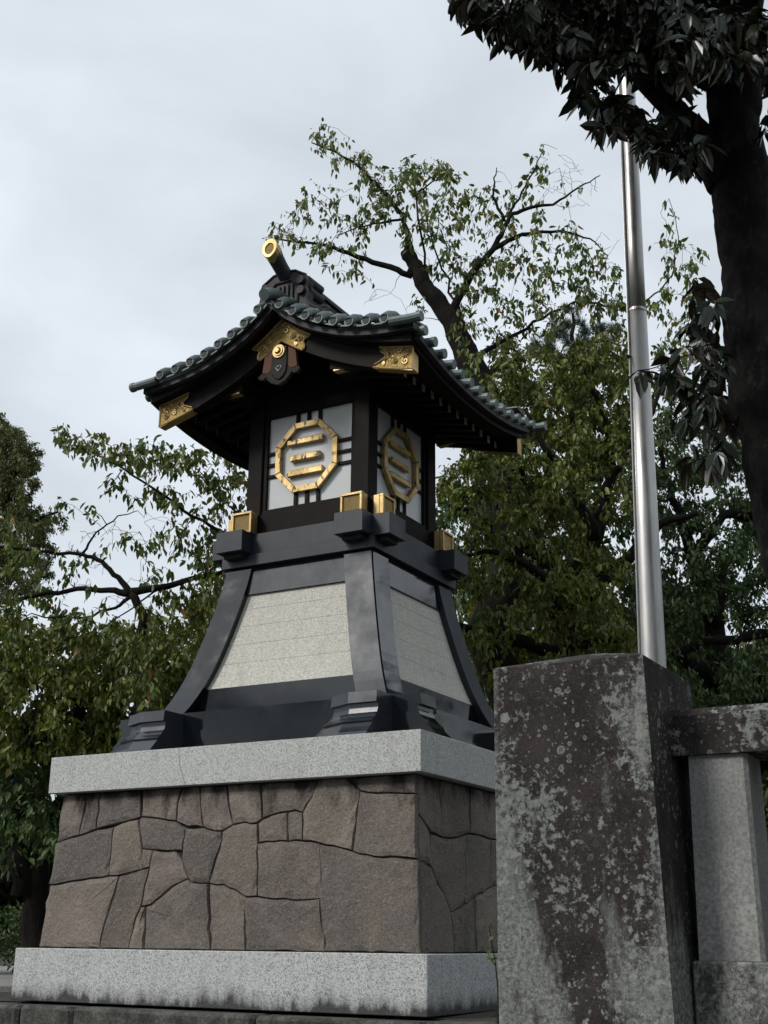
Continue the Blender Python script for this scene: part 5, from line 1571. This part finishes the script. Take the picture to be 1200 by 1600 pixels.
T4.limb([(E_(1130, 130, D4), rm(40)), (E_(1080, 60, D4 - .3), rm(28)), (E_(1000, 0, D4 - .6), rm(18)), (E_(900, -80, D4 - .9), rm(10))], wob=.02)
T4.limb([(E_(1160, 0), rm(50)), (E_(1240, -120, D4 - .8), rm(34)), (E_(1300, -300, D4 - 2), rm(20))], wob=.02)
T4.limb([(E_(1150, -100), rm(50)), (E_(1050, -350, D4 - .8), rm(34)), (E_(950, -600, D4 - 1.6), rm(18))], wob=.02)
T4.limb([(E_(1150, 560), rm(30)), (E_(1120, 545), rm(16)), (E_(1090, 500), rm(8)), (E_(1080, 470), rm(5))], wob=.03)
T4.limb([(E_(1160, 660), rm(26)), (E_(1120, 630), rm(12)), (E_(1085, 600), rm(8)), (E_(1040, 585), rm(4)), (E_(1000, 580, D4 - .1), rm(3))], wob=.03)
T4.limb([(E_(1095, 250), rm(14)), (E_(1050, 225), rm(8)), (E_(1000, 200), rm(5)), (E_(950, 175), rm(3))], wob=.03)
bl = [(715, -8, 18, D4, .9), (750, 20, 26, D4, 1), (790, 40, 34, D4, 1.2), (830, 40, 40, D4, 1.2), (870, 60, 40, D4, 1.2), (900, 85, 40, D4, 1.1), (940, 60, 50, D4, 1.1), (990, 60, 55, D4, 1.2), (1040, 70, 55, D4, 1.2), (1090, 60, 55, D4, 1.2), (1060, 110, 40, D4, .8), (1130, 60, 60, D4 - .5, 1), (1180, 60, 50, D4 - .5, 1), (1200, 110, 34, D4 + .6, 1), (800, -10, 60, D4, 1), (900, -20, 70, D4, 1), (1000, -20, 70, D4, 1), (1100, -20, 70, D4, 1),
      (925, 140, 26, D4, .8), (950, 170, 30, D4, 1.0), (985, 185, 24, D4, .8), (940, 205, 18, D4, .6), (1010, 210, 26, D4, 1.0), (1040, 225, 28, D4, 1.1), (1075, 240, 26, D4, 1.1), (1060, 180, 26, D4, .6), (1090, 215, 20, D4, .8), (1198, 190, 14, D4 + .5, .8), (1200, 240, 10, D4 + .5, .5),
      (1085, 450, 18, D4, .9), (1105, 480, 20, D4, .8), (1075, 500, 14, D4, .6), (1100, 540, 24, D4, .7), (1085, 580, 26, D4, .6), (1055, 600, 22, D4, .5), (1100, 620, 26, D4, .7), (1075, 650, 24, D4, .5), (1110, 680, 24, D4, .7), (1085, 715, 20, D4, .6), (1000, 582, 6, D4 - .1, 4), (1060, 540, 14, D4, .5), (1115, 560, 26, D4, .7), (1125, 640, 26, D4, .7), (1120, 720, 22, D4, .7), (1045, 575, 18, D4, .6)]
rng4 = np.random.default_rng(91)
pts = blob_points(bl, 1.6, rng4, .8)
# crown above and towards the camera, out of the top of the frame
nc = 1500
a = rng4.uniform(0, 2 * PI, nc); r = 3.9 * np.sqrt(rng4.uniform(0, 1, nc))
cc = E_(1160, 0); cc = np.array([cc.x - .1, cc.y - 1.5, 0])
crown = np.stack([cc[0] + r * np.cos(a), cc[1] + r * np.sin(a), 5.5 + rng4.uniform(0, 2.6, nc) - .0 * r], 1)
# keep the crown out of the view the photograph shows as open sky
keep = []
for p in crown:
    dv = Vector(p) - CAM; zc = dv.dot(FX)
    if zc > 0.2:
        u = 600 + FPX * dv.dot(RX) / zc; v = 800 - FPX * dv.dot(UX) / zc
        if v > -30 and u < 1230: continue
        if v > -150 and u < 820: continue
    keep.append(p)
pts = np.concatenate([pts, np.array(keep)])
T4.connect(pts, .05, .08, .004, .008, 4)
def magnolia_leaves(t):
    rng = t.rng; pos = []; dr = []; nr = []
    for path in t.paths:
        tip = path[-1]; ax = unit((path[-1] - path[-2])[None])[0]
        low = Vector(tip) - CAM
        low = 800 - FPX * low.dot(UX) / max(.1, low.dot(FX)) > 400
        n = rng.integers(2, 6) if low else rng.integers(5, 9)
        ph = rng.uniform(0, 2 * PI)
        e1 = np.cross(ax, [0, 0, 1.]); e1 = e1 / (np.linalg.norm(e1) + 1e-6); e2 = np.cross(ax, e1)
        for k in range(n):
            a = ph + k * 2.4
            rad_ = e1 * math.cos(a) + e2 * math.sin(a)
            d = rad_ * .62 + ax * .30 + np.array([0, 0, -.85]) + rng.normal(size=3) * .30
            pos.append(tip - ax * .015 * k + rng.normal(size=3) * .008); dr.append(d)
            nr.append(ax * .8 + np.array([0, 0, .8]) + rng.normal(size=3) * .3)
    pos = np.array(pos); dr = unit(np.array(dr)); nr = np.array(nr); n = len(pos)
    LL = rng.uniform(.085, .165, n); WW = LL * rng.uniform(.34, .46, n)
    tint = rng.uniform(0, .95, n)
    # the leaves that show largest are objects of their own
    dv = pos - np.array(CAM); zc = dv @ np.array(FX)
    u = 600 + FPX * (dv @ np.array(RX)) / zc; v = 800 - FPX * (dv @ np.array(UX)) / zc
    vis = (zc > 0) & (u > 690) & (u < 1210) & (v > -20) & (v < 800)
    sc = np.where(vis, 0, 1000) + zc - (v > 95) * 1.2
    near = np.argsort(sc); sel = near[:300]; rest = near[300:]
    single_leaves(t.o, 'leaf_mag', pos[sel], dr[sel], nr[sel], LL[sel], WW[sel], tint[sel], 4)
    leaf_object('foliage', t.o, 'leaf_mag', pos[rest], dr[rest], nr[rest], LL[rest], WW[rest], tint[rest], 4)
magnolia_leaves(T4)
